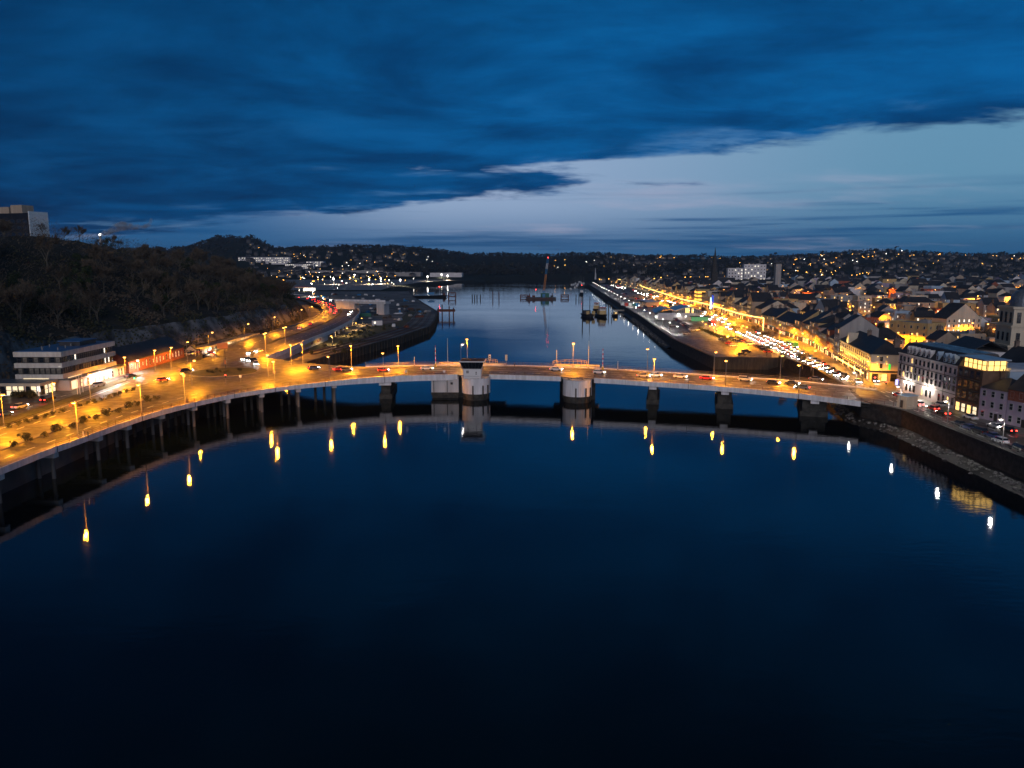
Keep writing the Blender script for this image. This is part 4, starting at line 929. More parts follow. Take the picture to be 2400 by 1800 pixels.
MB().box((-W / 2 + .8, -D / 2 - .5, 2.6), (.16, .8, 1.8)).build('hanging_sign', glow('pub_sign', (.35, .35, .9), 2.5), ht)
wl = spot_data('wall_wash', (1.0, .90, .74), 2600, 150, .8, .15)
for x in (-11.2, -7.9, .6, 2.6, 4.4):
    q = thing('wall_lantern', 'bright white lantern lighting the ground floor of the hotel', 'wall lantern', ht.matrix_basis @ Vector((x, -D / 2 - .55, 3.6)), R(-90), 'hotel lanterns'); MB().ball((0, 0, 0), .22, 1, 8, 6).build('globe', E['led'], q); MB().box((0, .3, .1), (.08, .6, .08)).build('bracket', M['darksteel'], q)
    l = bpy.data.lights.new('lantern_light', 'POINT'); l.energy = 420; l.color = (1, .88, .70); l.shadow_soft_size = .3; ob('lantern_light', l, q, (0, -.6, 0))
# --- corner pub ----------------------------------------------------------------------------------
pw = Vector((128.2, 272, 5)); ang = math.atan2(11, 52)
pub = thing('corner_pub', 'long cream two storey corner pub with dark hipped roof and uplit facade', 'pub', (0, 0, 5.0))
ux = Vector((math.sin(R(11.5)), math.cos(R(11.5)), 0)); uy = Vector((math.cos(R(11.5)), -math.sin(R(11.5)), 0))   # along the street, and inwards
def pp(s, t, z): v = Vector((128.2, 272, 0)) + ux * s + uy * t; return (v.x, v.y, z)
def pubbox(s0, s1, t0, t1, z0, z1, name, matr, par=pub):
    c = pp((s0 + s1) / 2, (t0 + t1) / 2, (z0 + z1) / 2); return MB().box((0, 0, 0), (t1 - t0, s1 - s0, z1 - z0)).build(name, matr, par, c, -R(11.5))
pubbox(0, 52, 0, 12.5, -3, 9.6, 'wall', M['cream']); pubbox(-.25, 52.2, -.25, 12.8, 9.6, 9.95, 'cornice', M['cream'])
m = MB(); m.hip(12.8, 52.4, 0, 4.6, .4)
rv = MB(); x_, y_ = 6.8, 26.6; rv.add([(-x_, -y_, 0), (x_, -y_, 0), (x_, y_, 0), (-x_, y_, 0), (0, -y_ + 6, 4.4), (0, y_ - 6, 4.4)], [(0, 1, 4), (1, 2, 5, 4), (2, 3, 5), (3, 0, 4, 5), (3, 2, 1, 0)]); rv.build('roof', M['slate'], pub, pp(26, 6.25, 9.95), -R(11.5))
pubbox(-.2, 52, -.22, 12.7, 3.5, 4.1, 'shop_fascia', M['blackp'])
uplight2 = spot_data('facade_uplight', (1.0, .48, .06), 3200, 84, .8, .06); uplight = spot_data('facade_wash', (1.0, .50, .07), 700, 58, .8, .08)
def pub_win(s, t, z, w, h, kind, rz): window(pub, *pp(s, t, z), w, h, kind, rz)
for k in range(15):
    s = 2 + k * 3.4
    for z in (5.8, 8.3): pub_win(s + 1.7, -.06, z, .95, 1.5, 'darkd', R(-101.5))
    pub_win(s + 1.0, -.08, 1.7, 2.2, 2.7, 'shop' if k % 3 == 0 else 'darkd', R(-101.5))
    q = thing('facade_uplight', 'small spotlight washing the pub wall with amber light', 'spotlight', (Vector(pp(s, -.75, 4.3)) + Vector((0, 0, 5))), -R(11.5), 'pub facade lights')
    MB().box((.2, 0, 0), (.5, .12, .12)).build('bracket', M['darksteel'], q); MB().ball((0, 0, .05), .12, 1, 6, 5).build('lens', E['warm'], q)
    lo = ob('uplight', uplight2, q, (.0, 0, .34)); lo.rotation_euler = (0, R(180 + 7), 0)
for k in range(4):
    t = 1.6 + k * 3.1
    for z in (5.8, 8.3):
        if k in (1, 3) or False: pub_win(-.06, t - 1.3, z, .9, 1.6, 'darkd' if not (k == 3 and z < 6) else 'white', -R(11.5))
    pub_win(-.08, t, 1.7, 2.0, 2.7, 'darkd' if k != 1 else 'warm', -R(11.5))
    if k in (0, 1, 3):
        for zz in (9.2, 6.6):
            q = thing('facade_downlight', 'small amber downlight on the gable face of the pub', 'spotlight', Vector(pp(-.55, t + .4, zz + 5)), -R(11.5), 'pub facade lights'); MB().box((0, .25, .1), (.1, .5, .1)).build('bracket', M['darksteel'], q); MB().ball((0, 0, 0), .1, 1, 6, 5).build('lens', E['warm'], q); ob('downlight', uplight, q, (0, 0, -.30))
pubbox(-.16, -.02, 5.9, 6.5, 4.5, 6.5, 'green_light_patch', glow('green_light_patch_glow', (.02, .75, .06), 1.4))  # glowing box standing in for a patch of green light on the wall
ob('chimney', chim_me, pub, pp(3, 9, 13.4), -R(11.5), (1.3, 1.3, 1.6)); ob('chimney', chim_me, pub, pp(30, 6, 14.6), -R(11.5))
ped = MB(); ped.add([(-2.4, 0, 0), (2.4, 0, 0), (0, 0, 4.4), (-2.4, 2.5, 0), (2.4, 2.5, 0), (0, 4, 4.4)], [(0, 1, 2), (0, 2, 5, 3), (1, 4, 5, 2)]); ped.build('pediment', M['cream'], pub, pp(37, -.3, 9.9), R(-101.5))
pl_ = ob('pediment_light', spot_data('pediment_wash', (1, .7, .22), 1500, 100, .8, .1), pub, pp(37, -2.2, 9.9)); pl_.rotation_euler = (0, R(-130), -R(11.5))
for k in range(22):
    s = 1 + k * 2.3; p = Vector(pp(s, -2.2, 5.02)); o = thing('post_lantern', 'small globe lantern on a short post before the pub', 'lantern', p, 0, 'lanterns before the pub'); MB().tube((0, 0, 0), (0, 0, 2.7), .06, .05, 6).build('post', M['darksteel'], o); ob('globe', bulb_me['warm'], o, (0, 0, 2.95), 0, (.62, .62, .62))
for k in range(5): ob('pub_glow', spot_data('pub_glow', WARM, 900, 160), pub, pp(4 + k * 10.5, -2.5, 3.1))
# --- buildings right of the hotel ----------------------------------------------------------------
bb = thing('glazed_top_building', 'brown timber clad building with bright glazed top storey beside the hotel', 'building', (132.6, 214.6, 5.0), R(-88))
MB().box((0, 0, 5), (11.4, 6.8, 16)).build('wall', M['brown'], bb); MB().box((.8, .3, 14.4), (9.8, 5.6, 2.7)).build('top_storey_core', E['winw'], bb); MB().box((.4, 0, 15.95), (12.2, 7.6, .4)).build('roof', M['zinc'], bb)
for k in range(6): MB().box((-4.2 + k * 2.0, -2.6, 14.4), (.14, .2, 2.7)).build('mullion', M['darkframe'], bb)
for k in range(4): MB().box((5.75, -2.2 + k * 1.7, 14.4), (.2, .14, 2.7)).build('mullion', M['darkframe'], bb)
MB().box((5.78, .3, 14.4), (.2, 5.4, .12)).build('transom', M['darkframe'], bb); MB().box((.4, -2.65, 14.4), (10, .2, .12)).build('transom', M['darkframe'], bb)
for f in range(3):
    MB().box((0, -3.8, 3.7 + f * 3.1), (10, 1.0, .2)).build('balcony', M['darkframe'], bb)
    for b in range(4): window(bb, -4 + b * 2.6, -3.45, 5.2 + f * 3.1, 1.9, 2.2, 'darkd')
for b in range(4): window(bb, -4 + b * 2.6, -3.46, 1.4, 2.0, 2.6, 'shop' if b % 2 else 'warm', 0, 'shop_window')
wb = thing('pale_hall', 'large blank pale blue walled hall behind the brown building', 'hall', (147.5, 215.5, 5), R(2)); MB().box((0, 0, 5), (22, 13, 16)).build('wall', M['bluew'], wb); MB().box((0, 0, 13.1), (22.6, 13.6, .5)).build('roof_edge', M['white'], wb); MB().box((0, 0, 13.45), (21, 12.4, .2)).build('roof', M['zinc'], wb)
for nm, lb, (x0, y0), (x1, y1), h, wl_, rf in (('terraced_house', 'lilac three storey house with arched door next to the brown building', (128.8, 208.2), (131.2, 200.4), 8.6, 'lilac', 'hip'), ('terraced_house', 'lilac house with brick red upper storey in the embankment terrace', (131.3, 200.2), (133.6, 193), 9.6, 'lilac', 'gable'), ('terraced_house', 'narrow dark red brick house in the embankment terrace', (133.7, 192.8), (135.6, 187), 9.4, 'brick', 'gable'), ('terraced_house', 'bright pink house with slate roof at the end of the terrace', (135.7, 186.8), (138, 178), 7.6, 'pink', 'gable'), ('terraced_house', 'grey terraced house beyond the pink one on the embankment', (138.1, 177.8), (140, 166), 10, 'grey', 'gable')):
    a, b = Vector((x0, y0, 5)), Vector((x1, y1, 5)); d = b - a; L = d.length; rz = math.atan2(d.y, d.x); c = (a + b) / 2 + Vector((-d.y, d.x, 0)).normalized() * 5.5
    o = house(lb, None, c, rz, L, 11, h, rf, wl_, 3, 3, .10, 1, .7, 'slate', 0, nm, 'house', winw=1.1, winh=1.8)
    if 'upper storey' in lb: MB().box((0, -5.55, 8.0), (L * .98, .14, 3.0)).build('brick_upper_storey', M['brick'], o)
ks = thing('kiosk', 'small flat roofed cream brick kiosk at the bridge end', 'kiosk', (116.4, 222.5, 5.0), R(20)); MB().box((0, 0, 1.6), (4.2, 3.4, 4.4)).build('wall', M['tan'], ks); MB().box((0, 0, 3.9), (4.6, 3.8, .25)).build('roof', M['bluew'], ks); MB().box((-2.12, 0, 1.4), (.1, 1.0, 2.2)).build('door', M['darkframe'], ks)
# --- church with dome ----------------------------------------------------------------------------
ch = thing('domed_church', 'pale stone church tower with lead dome beside a nave with lit arched windows', 'church', (193, 291, 5), R(-8))
MB().box((0, 0, 4), (14, 14, 14)).build('tower_base', M['tan'], ch); MB().box((0, 0, 11.3), (14.8, 14.8, .7)).build('cornice', M['cream'], ch)
MB().box((0, 0, 15), (12, 12, 7.4)).build('tower_stage', M['cream'], ch); MB().box((0, 0, 18.6), (12.8, 12.8, .6)).build('cornice', M['cream'], ch); MB().box((0, 0, 22), (11, 11, 6.4)).build('tower_stage', M['cream'], ch); MB().box((0, 0, 25.5), (12.4, 12.4, .8)).build('cornice', M['cream'], ch)
for z, hh in ((14.6, 3.2), (21.8, 4.0)):
    for k in (-3.6, 0, 3.6):
        window(ch, k, -6.08 if z < 18 else -5.58, z, 1.4, hh, 'darkd'); window(ch, -6.08 if z < 18 else -5.58, k, z, 1.4, hh, 'darkd', R(-90))
m = MB(); N = 24
for j in range(9):
    t = j / 8 * math.pi / 2; 
prof_ = [(4.6, 25.9), (4.6, 27.4), (4.4, 28.8), (3.8, 30.2), (2.8, 31.4), (1.4, 32.2), (.7, 32.4), (.7, 33.6), (.15, 34.4), (.1, 36)]
for (r0, z0), (r1, z1) in zip(prof_, prof_[1:]): m.tube((0, 0, z0), (0, 0, z1), r0, r1, N, False)
m.build('dome', M['lead'], ch)
MB().box((-13, 4, 3), (14, 22, 12)).build('nave_wall', M['white'], ch); MB().gable(22, 14.4, 9.0, 13, .4).build('nave_roof', M['slate'], ch, (-13, 4, 0), R(90))
for k in range(3):
    for dx in (-.55, .55): window(ch, -17 + k * 4 + dx, -7.06, 5.6, .8, 3.0, 'warm')
# --- shell roofed building -----------------------------------------------------------------------
sh = thing('wave_roof_hall', 'low white walled hall with blue double wave shell roof on the quay', 'hall', (126, 572, 5.0), R(-4))
def wave(x, y): 
    a = 5.2 + 4.2 * max(0, math.cos((x - 3) / 12.5 * math.pi / 2)) if -9.5 < x < 15.5 else 5.2
    b = 5.0 + 3.4 * max(0, math.cos((x + 12) / 8.5 * math.pi / 2)) if -20.5 < x < -3.5 else 5.0
    return max(a, b)
A = []; m = MB(); nx_, ny_ = 48, 6
vs = [(lerp(-20.5, 17, i / nx_), lerp(-12, 22, j / ny_), wave(lerp(-20.5, 17, i / nx_), 0) - .03 * j) for j in range(ny_ + 1) for i in range(nx_ + 1)]
fs = [(j * (nx_ + 1) + i, j * (nx_ + 1) + i + 1, (j + 1) * (nx_ + 1) + i + 1, (j + 1) * (nx_ + 1) + i) for j in range(ny_) for i in range(nx_)]
m.add(vs, fs); m.add([(a, b, c - .35) for a, b, c in vs], [f[::-1] for f in fs]); m.build('shell_roof', mat('blue_shell', (.07, .25, .48), .35, (.10, .32, .56), .1), sh)
MB().path([(lerp(-9.5, 15.5, i / 24), -12.1, wave(lerp(-9.5, 15.5, i / 24), 0) - .2) for i in range(25)], .22, 6).build('arch_rim', M['whitep'], sh)
for k in range(16):
    x = -8 + k * 1.5; zt = wave(x, 0) - .3
    if zt > 5.5: MB().box((x, -11.4, (5.2 + zt) / 2), (.18, .25, zt - 5.2)).build('mullion', M['whitep'], sh)
    if zt > 5.6: MB().box((x + .75, -11.2, (5.2 + zt) / 2 - .2), (1.3, .1, max(.2, zt - 5.6))).build('pane', E['winw'] if k in (6, 7, 9) else M['blind'], sh)
for k in range(9): MB().box((-17 + k * 3.1, -11.2, 2.5), (3.0, .4, 5.2)).build('wall_panel', M['white'], sh)
MB().box((-3, 4, 2.3), (30, 26, 5)).build('wall', M['white'], sh)
# --- quay row ------------------------------------------------------------------------------------
WC = ['cream', 'ochre', 'grey', 'tan', 'white', 'brick', 'cream', 'tan']
CN = dict(cream='cream', ochre='ochre', grey='grey', tan='tan', white='white', brick='red brick', lilac='lilac', bluew='pale blue')
def street_tan(y): return math.atan2(rowx(y + 6) - rowx(y - 6), 12)
y = 326.0; k = 0
rng = random.Random(21)
spec = [('grey', 10, 14.5, 'gable'), ('ochre', 9, 9, 'gable'), ('brick', 7, 12, 'hip'), ('ochre', 12, 9.5, 'gable'), ('grey', 8, 11.5, 'hip'), ('ochre', 11, 13, 'hip'), ('tan', 10, 12.5, 'gable'), ('ochre', 14, 10.5, 'hip'), ('ochre', 15, 11, 'gable'), ('ochre', 20, 8.5, 'gable'), ('cream', 24, 8, 'gable'), ('ochre', 12, 9, 'gable'), ('cream', 11, 8.5, 'gable'), ('ochre', 18, 8, 'gable')]
ROW = spec + [(rng.choice(WC), rng.uniform(9, 18), rng.uniform(9, 15), rng.choice(('gable', 'gable', 'hip', 'front', 'flat'))) for _ in range(120)]
while y < 1340:
    wl_, w, h, rf = ROW[k]
    ym = y + w / 2
    if 506 < ym < 536: y = 533.5; k += 1; continue
    a = street_tan(ym); d = random.uniform(12, 16); c = Vector((rowx(ym) + math.cos(a) * d / 2, ym - math.sin(a) * d / 2, 5.0)); fl = max(2, round(h / 3.1))
    near = ym < 620
    rfn = {'gable': 'pitched', 'hip': 'hipped', 'front': 'gable fronted', 'flat': 'flat'}[rf]
    prev_ = CN[ROW[k - 1][0]] if k else 'pub'; next_ = CN[ROW[k + 1][0]]
    house(f'{CN[wl_]} {fl} storey quay building with {rfn} roof between {prev_ if k else "the corner pub"} and {next_} neighbours', 'buildings facing the quay street', c, R(-90) - a, w - .12, d, h, rf, wl_, fl, max(2, int(w / 2.6)), .16, 1 if rf != 'flat' else 0, .7, 'slate' if rf != 'flat' else 'felt', .4 if near else .3, 'quay_building', 'building', winw=1.0, winh=1.7)
    y += w; k += 1
# hotel lettering on a gable in the row, bright lit office and blue screens farther on
hb = house('cream gabled building lettered HOTEL on its side wall above the quay row', None, (177, 521, 5), R(-97), 22, 20, 11.0, 'gable', 'cream', 3, 5, .1, 0, .55, 'slate', .6, 'lettered_hotel', 'hotel')
text('HOTEL', 3.0, 'lettering', M['darkframe'], hb, (11.06, 1.5, 12.3), (R(90), 0, R(90)), .03)
lo_ = thing('lit_office', 'office building glowing amber on every floor on the quay street', 'office building', (181, 735, 5), R(-97)); MB().box((0, 0, 7), (18, 12, 18)).build('wall', M['ochre'], lo_)
for f in range(4): MB().box((0, -6.1, 3 + f * 3.4), (17, .2, 1.7)).build('lit_floor_strip', glow('amber_floor', (1, .48, .06), 2.2), lo_); MB().box((9.1, 0, 3 + f * 3.4), (.2, 11, 1.7)).build('lit_floor_strip', MATS['amber_floor'], lo_)
bsn = thing('screen_building', 'grey building with two tall glowing blue screens on the quay street', 'building', (178, 660, 5), R(-97)); MB().box((0, 0, 6.5), (12, 12, 17)).build('wall', M['grey'], bsn)
for x in (-3.4, 3.2):
    for kz in range(3): MB().box((x, -6.1, 4 + kz * 3.8), (3.4 if x < 0 else 2.4, .2, 3.5)).build('screen', E['blue'], bsn)
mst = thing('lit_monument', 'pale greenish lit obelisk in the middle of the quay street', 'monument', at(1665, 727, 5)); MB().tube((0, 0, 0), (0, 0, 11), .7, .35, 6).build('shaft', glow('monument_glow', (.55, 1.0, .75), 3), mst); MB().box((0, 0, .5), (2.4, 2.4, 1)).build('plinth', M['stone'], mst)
# --- light string over the street ----------------------------------------------------------------
ls = thing('light_string', 'long sagging string of amber lights strung above the quay street', 'light string'); 
LS = [(1446, 654), (1463, 657), (1480, 662), (1498.6, 667), (1505, 671.5), (1525, 678), (1548.5, 685.6), (1575, 694), (1600.6, 702), (1629, 706), (1640, 709), (1665, 715), (1680, 719), (1703, 726), (1727, 733.6), (1760, 741), (1790, 745.6)]
LP = [at(a, b, 12.5) for a, b in LS]
for a, b in zip(LP, LP[1:]): MB().tube(a, b, .20, .20, 6).build('light_tube', E['string'], ls)
e_ = LP[-1]; MB().tube((e_.x, e_.y, 5), (e_.x, e_.y, 12.5), .2, .2, 6).build('light_drop', E['string'], ls)
for p in LP[::2]: ob('support_pole', pole_mesh(7.5), ls, (p.x + .4, p.y, 5))

# --- town behind the quay ------------------------------------------------------------------------
keep = [(136, 238, 22), (149, 217, 17), (142, 300, 30), (187, 291, 24), (177, 521, 19), (184, 498, 13), (172, 500, 12), (181, 735, 14), (178, 660, 12), (212, 404, 24), (188, 362, 24), (196, 380, 18)]
slots = []
TOWN_LAMPS = [(1962, 672), (2010, 676), (1998, 667), (2087, 690), (2100, 693), (2072, 697), (2160, 689), (1935, 683), (1938, 678), (1972, 663), (2305, 708), (2335, 707), (2056, 664), (2115, 666), (1652, 652), (1735, 672), (1880, 745), (1890, 700), (2232, 684), (2385, 686), (2240, 640), (2306, 641), (1905, 722), (1990, 735), (2210, 720), (2260, 730), (1830, 705), (1790, 690), (2140, 720), (2040, 715)]
for px, py in TOWN_LAMPS:
    q_ = at(px, py, 13 if py > 645 else 16); keep.append((q_.x, q_.y, 12.5))
off_ = 24
while off_ < 1000:
    y = 215.0 if off_ > 30 else 330
    while y < 1385:
        sp = 15 if y < 620 else 22 if y < 1000 else 32
        x = rowx(y) + off_ + random.uniform(-4, 4)
        if x < 0.70 * y + 25 and all((x - a) ** 2 + (y - b) ** 2 > r * r for a, b, r in keep) and random.random() < .86: slots.append((x, y + random.uniform(-3, 3)))
        y += sp * random.uniform(.75, 1.3)
    off_ += 23 if off_ < 200 else 34 if off_ < 420 else 52
MARKS = [(193, 291, 'near the domed church'), (150, 232, 'behind the white hotel'), (150, 300, 'behind the corner pub'), (213, 404, 'near the amber lit building'), (172, 520, 'near the lettered hotel'), (178, 660, 'near the blue screens'), (181, 735, 'near the glowing office'), (300, 1150, 'below the church spire'), (308, 900, 'near the square tower'), (380, 1240, 'below the white apartments'), (420, 640, 'east of the church'), (600, 900, 'on the town edge'), (270, 560, 'in the middle of town')]
slots.sort(key=lambda p: p[0] ** 2 + p[1] ** 2)
WT = ['white', 'grey', 'grey', 'tan', 'tan', 'cream', 'cream', 'brick', 'lilac', 'bluew', 'grey', 'ochre']
far = {}; town = []; town_lamps = []
for (x, y) in slots:
    wl_ = random.choice(WT); rf = random.choice(('gable', 'gable', 'front', 'flat', 'flat', 'flat', 'hip')); big = random.random() < .25
    w = random.uniform(9, 15) * (1.6 if big else 1); d = random.uniform(9, 13); h = random.uniform(6, 11) * (1.0 if not big else 1.1); rz = R(random.choice((0, 0, -90, -90, 12, -12)) + random.uniform(-10, 10)) - street_tan(y) * .6
    z = 5.0 + max(0, (x - 260)) * .012; dd = math.hypot(x, y); lit_ = None
    if abs(rz) < .5 and dd < 1150 and random.random() < .62:
        k_ = d / 2 + 5.5; lit_ = Vector((x + random.uniform(-3, 3) + k_ * math.sin(rz), y - k_ * math.cos(rz), z))
        wl_ = random.choice(('cream', 'ochre', 'tan', 'white', 'brick')); rf = random.choice(('gable', 'flat', 'front', 'hip')); town_lamps.append((lit_, len(town)))
    town.append([x, y, z, w, d, h, rz, wl_, rf, dd])
gone = set()
for L_, own in town_lamps:
    if own in gone: continue
    t_ = Vector((-L_.x, -L_.y, 0)).normalized()
    for j, T in enumerate(town):
        if j == own: continue
        for q_ in (L_, L_ + t_ * 11):
            if (T[0] - q_.x) ** 2 + (T[1] - q_.y) ** 2 < (T[3] * .5 + 3.2) ** 2: gone.add(j)
    lamp(L_, random.uniform(7.5, 10), [(.5, 0)], 'sodlow', 'orange street lamp between buildings ' + min(MARKS, key=lambda q: (q[0] - L_.x) ** 2 + (q[1] - L_.y) ** 2)[2], 'lamps between the town buildings')
town = [T for j, T in enumerate(town) if j not in gone]
for n, (x, y, z, w, d, h, rz, wl_, rf, dd) in enumerate(town):
    fl = max(2, round(h / 3)); rfn = {'gable': 'pitched slate', 'hip': 'hipped slate', 'front': 'gable fronted slate', 'flat': 'flat'}[rf]
    sz = 'wide' if w > 16 else 'narrow' if w < 10.5 else 'small' if h < 7.5 else 'tall' if h > 9.8 else 'plain'
    near_ = min(MARKS, key=lambda q: (q[0] - x) ** 2 + (q[1] - y) ** 2)[2]
    if n < 290:
        house(f'{sz} {CN[wl_]} {fl} storey building with {rfn} roof {near_}', 'town buildings behind the quay row', (x, y, z), rz, w, d, h, rf, wl_, fl, (max(2, int(w / 3)) if dd < 620 else (3 if dd < 850 else 0)), .38, (1 if rf != 'flat' else 0) if dd < 800 else 0, .75, 'slate' if rf != 'flat' else random.choice(('felt', 'felt', 'zinc')), 0, 'town_building', 'building', sides=dd < 430, detail=dd < 600, wk=random.choice(('warm', 'white')))
    else:
        far.setdefault(wl_, []).append((x, y, z, w, d, h, rz))
for i in range(900):                                # houses climbing the far slopes on both sides
    if i < 700: y = random.uniform(1420, 2600) if i < 480 else random.uniform(2200, 2900); x = random.uniform(.10, .72) * y
    else: y = random.uniform(1900, 2700); x = random.uniform(-.34, -.12) * y
    if y < 1396 and x > 0: continue
    z = far_h(x, y)
    if z < 2: continue
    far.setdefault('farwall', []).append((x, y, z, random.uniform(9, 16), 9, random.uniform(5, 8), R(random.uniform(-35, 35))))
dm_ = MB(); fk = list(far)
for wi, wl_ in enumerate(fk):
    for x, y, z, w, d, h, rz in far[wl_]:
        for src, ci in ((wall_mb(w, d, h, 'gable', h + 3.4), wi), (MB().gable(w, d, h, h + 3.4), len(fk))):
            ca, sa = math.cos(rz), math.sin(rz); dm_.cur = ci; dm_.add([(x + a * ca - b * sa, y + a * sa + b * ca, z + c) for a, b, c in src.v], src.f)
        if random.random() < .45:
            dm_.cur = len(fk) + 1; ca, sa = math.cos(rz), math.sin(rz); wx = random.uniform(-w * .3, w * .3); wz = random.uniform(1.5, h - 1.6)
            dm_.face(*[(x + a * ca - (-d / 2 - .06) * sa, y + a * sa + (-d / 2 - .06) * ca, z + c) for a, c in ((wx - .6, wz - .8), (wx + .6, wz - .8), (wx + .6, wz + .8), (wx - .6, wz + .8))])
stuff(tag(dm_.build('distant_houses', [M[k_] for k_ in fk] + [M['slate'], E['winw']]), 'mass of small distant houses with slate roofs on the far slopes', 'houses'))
# landmark blocks
yl = house('amber lit three storey building with flat roof in the middle of the town', None, (213, 404, 5), R(-62), 22, 14, 10.5, 'flat', 'ochre', 3, 6, .15, 0, .7, 'felt', 0, 'amber_building', 'building', sides=True)
for p in ((200, 398), (204, 392), (196, 404)): lamp(Vector((p[0], p[1], 5)), 6, [(.6, 0)], 'sodlow', 'orange street lamp in the side street by the amber lit building', 'side street lamps')
sp_ = thing('church_spire', 'slender dark stone church spire rising above the town roofs', 'church', (300, 1150, 5)); MB().box((0, 0, 11), (8.5, 8.5, 28)).build('tower', M['stone'], sp_); MB().tube((0, 0, 25), (0, 0, 62), 4.6, .08, 8).build('spire', M['stone'], sp_); MB().gable(26, 12, 9, 16).build('nave_roof', M['slate'], sp_, (18, 3, 0)); MB().box((18, 3, 3), (26, 11.6, 12)).build('nave_wall', M['stone'], sp_)
tw = thing('square_tower', 'plain square grey stone tower at the edge of the white apartment block', 'tower', (308, 900, 5)); MB().box((0, 0, 18), (6.4, 6.4, 42)).build('shaft', M['grey'], tw); MB().box((0, 0, 39.4), (6.8, 6.8, 1)).build('parapet', M['stone'], tw)
for (x, y, z, w, h, fl, b, lb) in ((390, 1250, 5, 34, 36, 7, 7, 'white stepped apartment block with many lit windows above the town'), (356, 1240, 5, 24, 30, 6, 5, 'lower white wing of the apartment block above the town')):
    house(lb, None, (x, y, z), R(-8), w, 16, h, 'flat', 'white', fl, b, .4, 0, .7, 'felt', 0, 'apartment_block', 'apartments', winw=2, winh=2, wk='white')
gb = house('long dark building washed with green light on the far hillside', None, (720, 1560, far_h(720, 1560)), R(-5), 46, 16, 13, 'hip', 'grey', 3, 0, 0, 0, .5, 'slate', 0, 'green_lit_building', 'building')
gl_ = spot_data('green_wash', (.05, 1, .35), 30000, 120, .8, .5)
for dx in (-16, -5, 6, 17): l = ob('green_wash', gl_, gb, (dx, -16, .5)); l.rotation_euler = (R(75), 0, 0)
# left bank far buildings: long lit institution, retail sheds, unfinished rail platform
for (x, y, w, d, h, wl_, lb, rz) in ((-730, 2300, 150, 20, 18, 'white', 'long pale institution with rows of lit windows on the far left slope', 4), (-600, 2200, 80, 16, 13, 'white', 'lower pale wing before the long institution', 4), (-575, 2280, 50, 26, 14, 'white', 'pale pavilion with pyramid roof near the institution', 0)):
    house(lb, None, (x, y, max(8, far_h(x, y))), R(rz), w, d, h, 'hip', wl_, 3, int(w / 5), .55, 0, .35, 'slate', 0, 'institution', 'building', winw=2, winh=2, wk='white')
for (x, y, w, d, h, lb) in ((-420, 2080, 230, 40, 16, 'long grey retail shed behind the car park lights'), (-165, 1960, 80, 30, 12, 'white warehouse by the far wharf'), (-290, 1980, 120, 30, 13, 'blue grey retail shed by the far wharf')):
    house(lb, None, (x, y, 4), R(-4), w, d, h, 'flat', 'white' if 'white' in lb else 'grey', 2, 0, 0, 0, .5, 'zinc', 0, 'retail_shed', 'shed')
fo = thing('flyover_stub', 'unfinished pale concrete flyover on piers above the rail yard', 'flyover', (-124, 640, 4), R(-20))
MB().box((0, 0, 9.6), (48, 9, 1.8)).build('deck', M['concrete'], fo); MB().box((0, -4.6, 11.2), (48, .4, 1.6)).build('parapet', M['pale'], fo); MB().box((19, 0, 4.2), (7, 8.6, 9)).build('pier', M['concrete'], fo); MB().box((-14, 0, 4.2), (18, 8.6, 9)).build('abutment', M['concrete'], fo)
hut = thing('track_hut', 'small white flat roofed hut beside the overgrown sidings', 'hut', at(884, 762, 4), R(10)); MB().box((0, 0, 1.6), (7, 4, 3.4)).build('wall', M['white'], hut); MB().box((0, 0, 3.4), (7.4, 4.4, .3)).build('roof', M['felt'], hut); window(hut, -1.5, -2.05, 1.9, 1.6, 1.5, 'white')
cont = [('greenp', 857, 742, 'green shipping container under the approach viaduct'), ('rust', 900, 715, 'rusty container in the rail yard'), ('bluep', 1010, 690, 'blue container at the far end of the quay')]
for c_, px, py, lb in cont:
    p = at(px, py, 4); o = thing('container', lb, 'container', p, R(random.uniform(-20, 20))); MB().box((0, 0, 1.35), (9, 2.5, 2.7)).build('body', M[c_], o); MB().box((4.52, 0, 1.3), (.06, 2.2, 2.4)).build('door', M['darksteel'], o)

# ------------------------------------------------------------------ bridge furniture
cb = thing('control_cabin', 'white bridge control cabin with flared dark windows and flat roof', 'control cabin', (-13.6, 264.2, 7.85), R(-3))
def frust(w0, d0, w1, d1, z0, z1):
    return MB().add([(-w0 / 2, -d0 / 2, z0), (w0 / 2, -d0 / 2, z0), (w0 / 2, d0 / 2, z0), (-w0 / 2, d0 / 2, z0), (-w1 / 2, -d1 / 2, z1), (w1 / 2, -d1 / 2, z1), (w1 / 2, d1 / 2, z1), (-w1 / 2, d1 / 2, z1)], [(3, 2, 1, 0), (4, 5, 6, 7), (0, 1, 5, 4), (1, 2, 6, 5), (2, 3, 7, 6), (3, 0, 4, 7)])
frust(5.9, 5, 6.2, 5.2, -.2, 3.1).build('wall', M['whitep'], cb); MB().box((0, 0, 3.15), (6.5, 5.5, .2)).build('sill', M['whitep'], cb)
frust(6.0, 5.0, 8.2, 7.0, 3.25, 5.7).build('glazing', M['glass'], cb); MB().box((0, 0, 5.85), (8.6, 7.4, .3)).build('roof_edge', M['whitep'], cb); MB().box((0, .2, 6.08), (8.2, 6.8, .18)).build('roof', M['rust'], cb)
for k in range(7): MB().tube((-3 + k, -2.52, 3.25), ((-3 + k) * 1.36, -3.54, 5.7), .05, .05, 4).build('mullion', M['darkframe'], cb)
MB().box((-1.6, -2.6, 2.2), (.9, .2, .9)).build('air_unit', M['steel'], cb)
for z in (1.5, 2.1): MB().box((1.4, -2.66, z), (.35, .12, .35), R(45)).build('marker', M['blackp'], cb)
MB().box((-.2, -2.9, .75), (5.6, .06, .06)).build('handrail', M['steel'], cb)
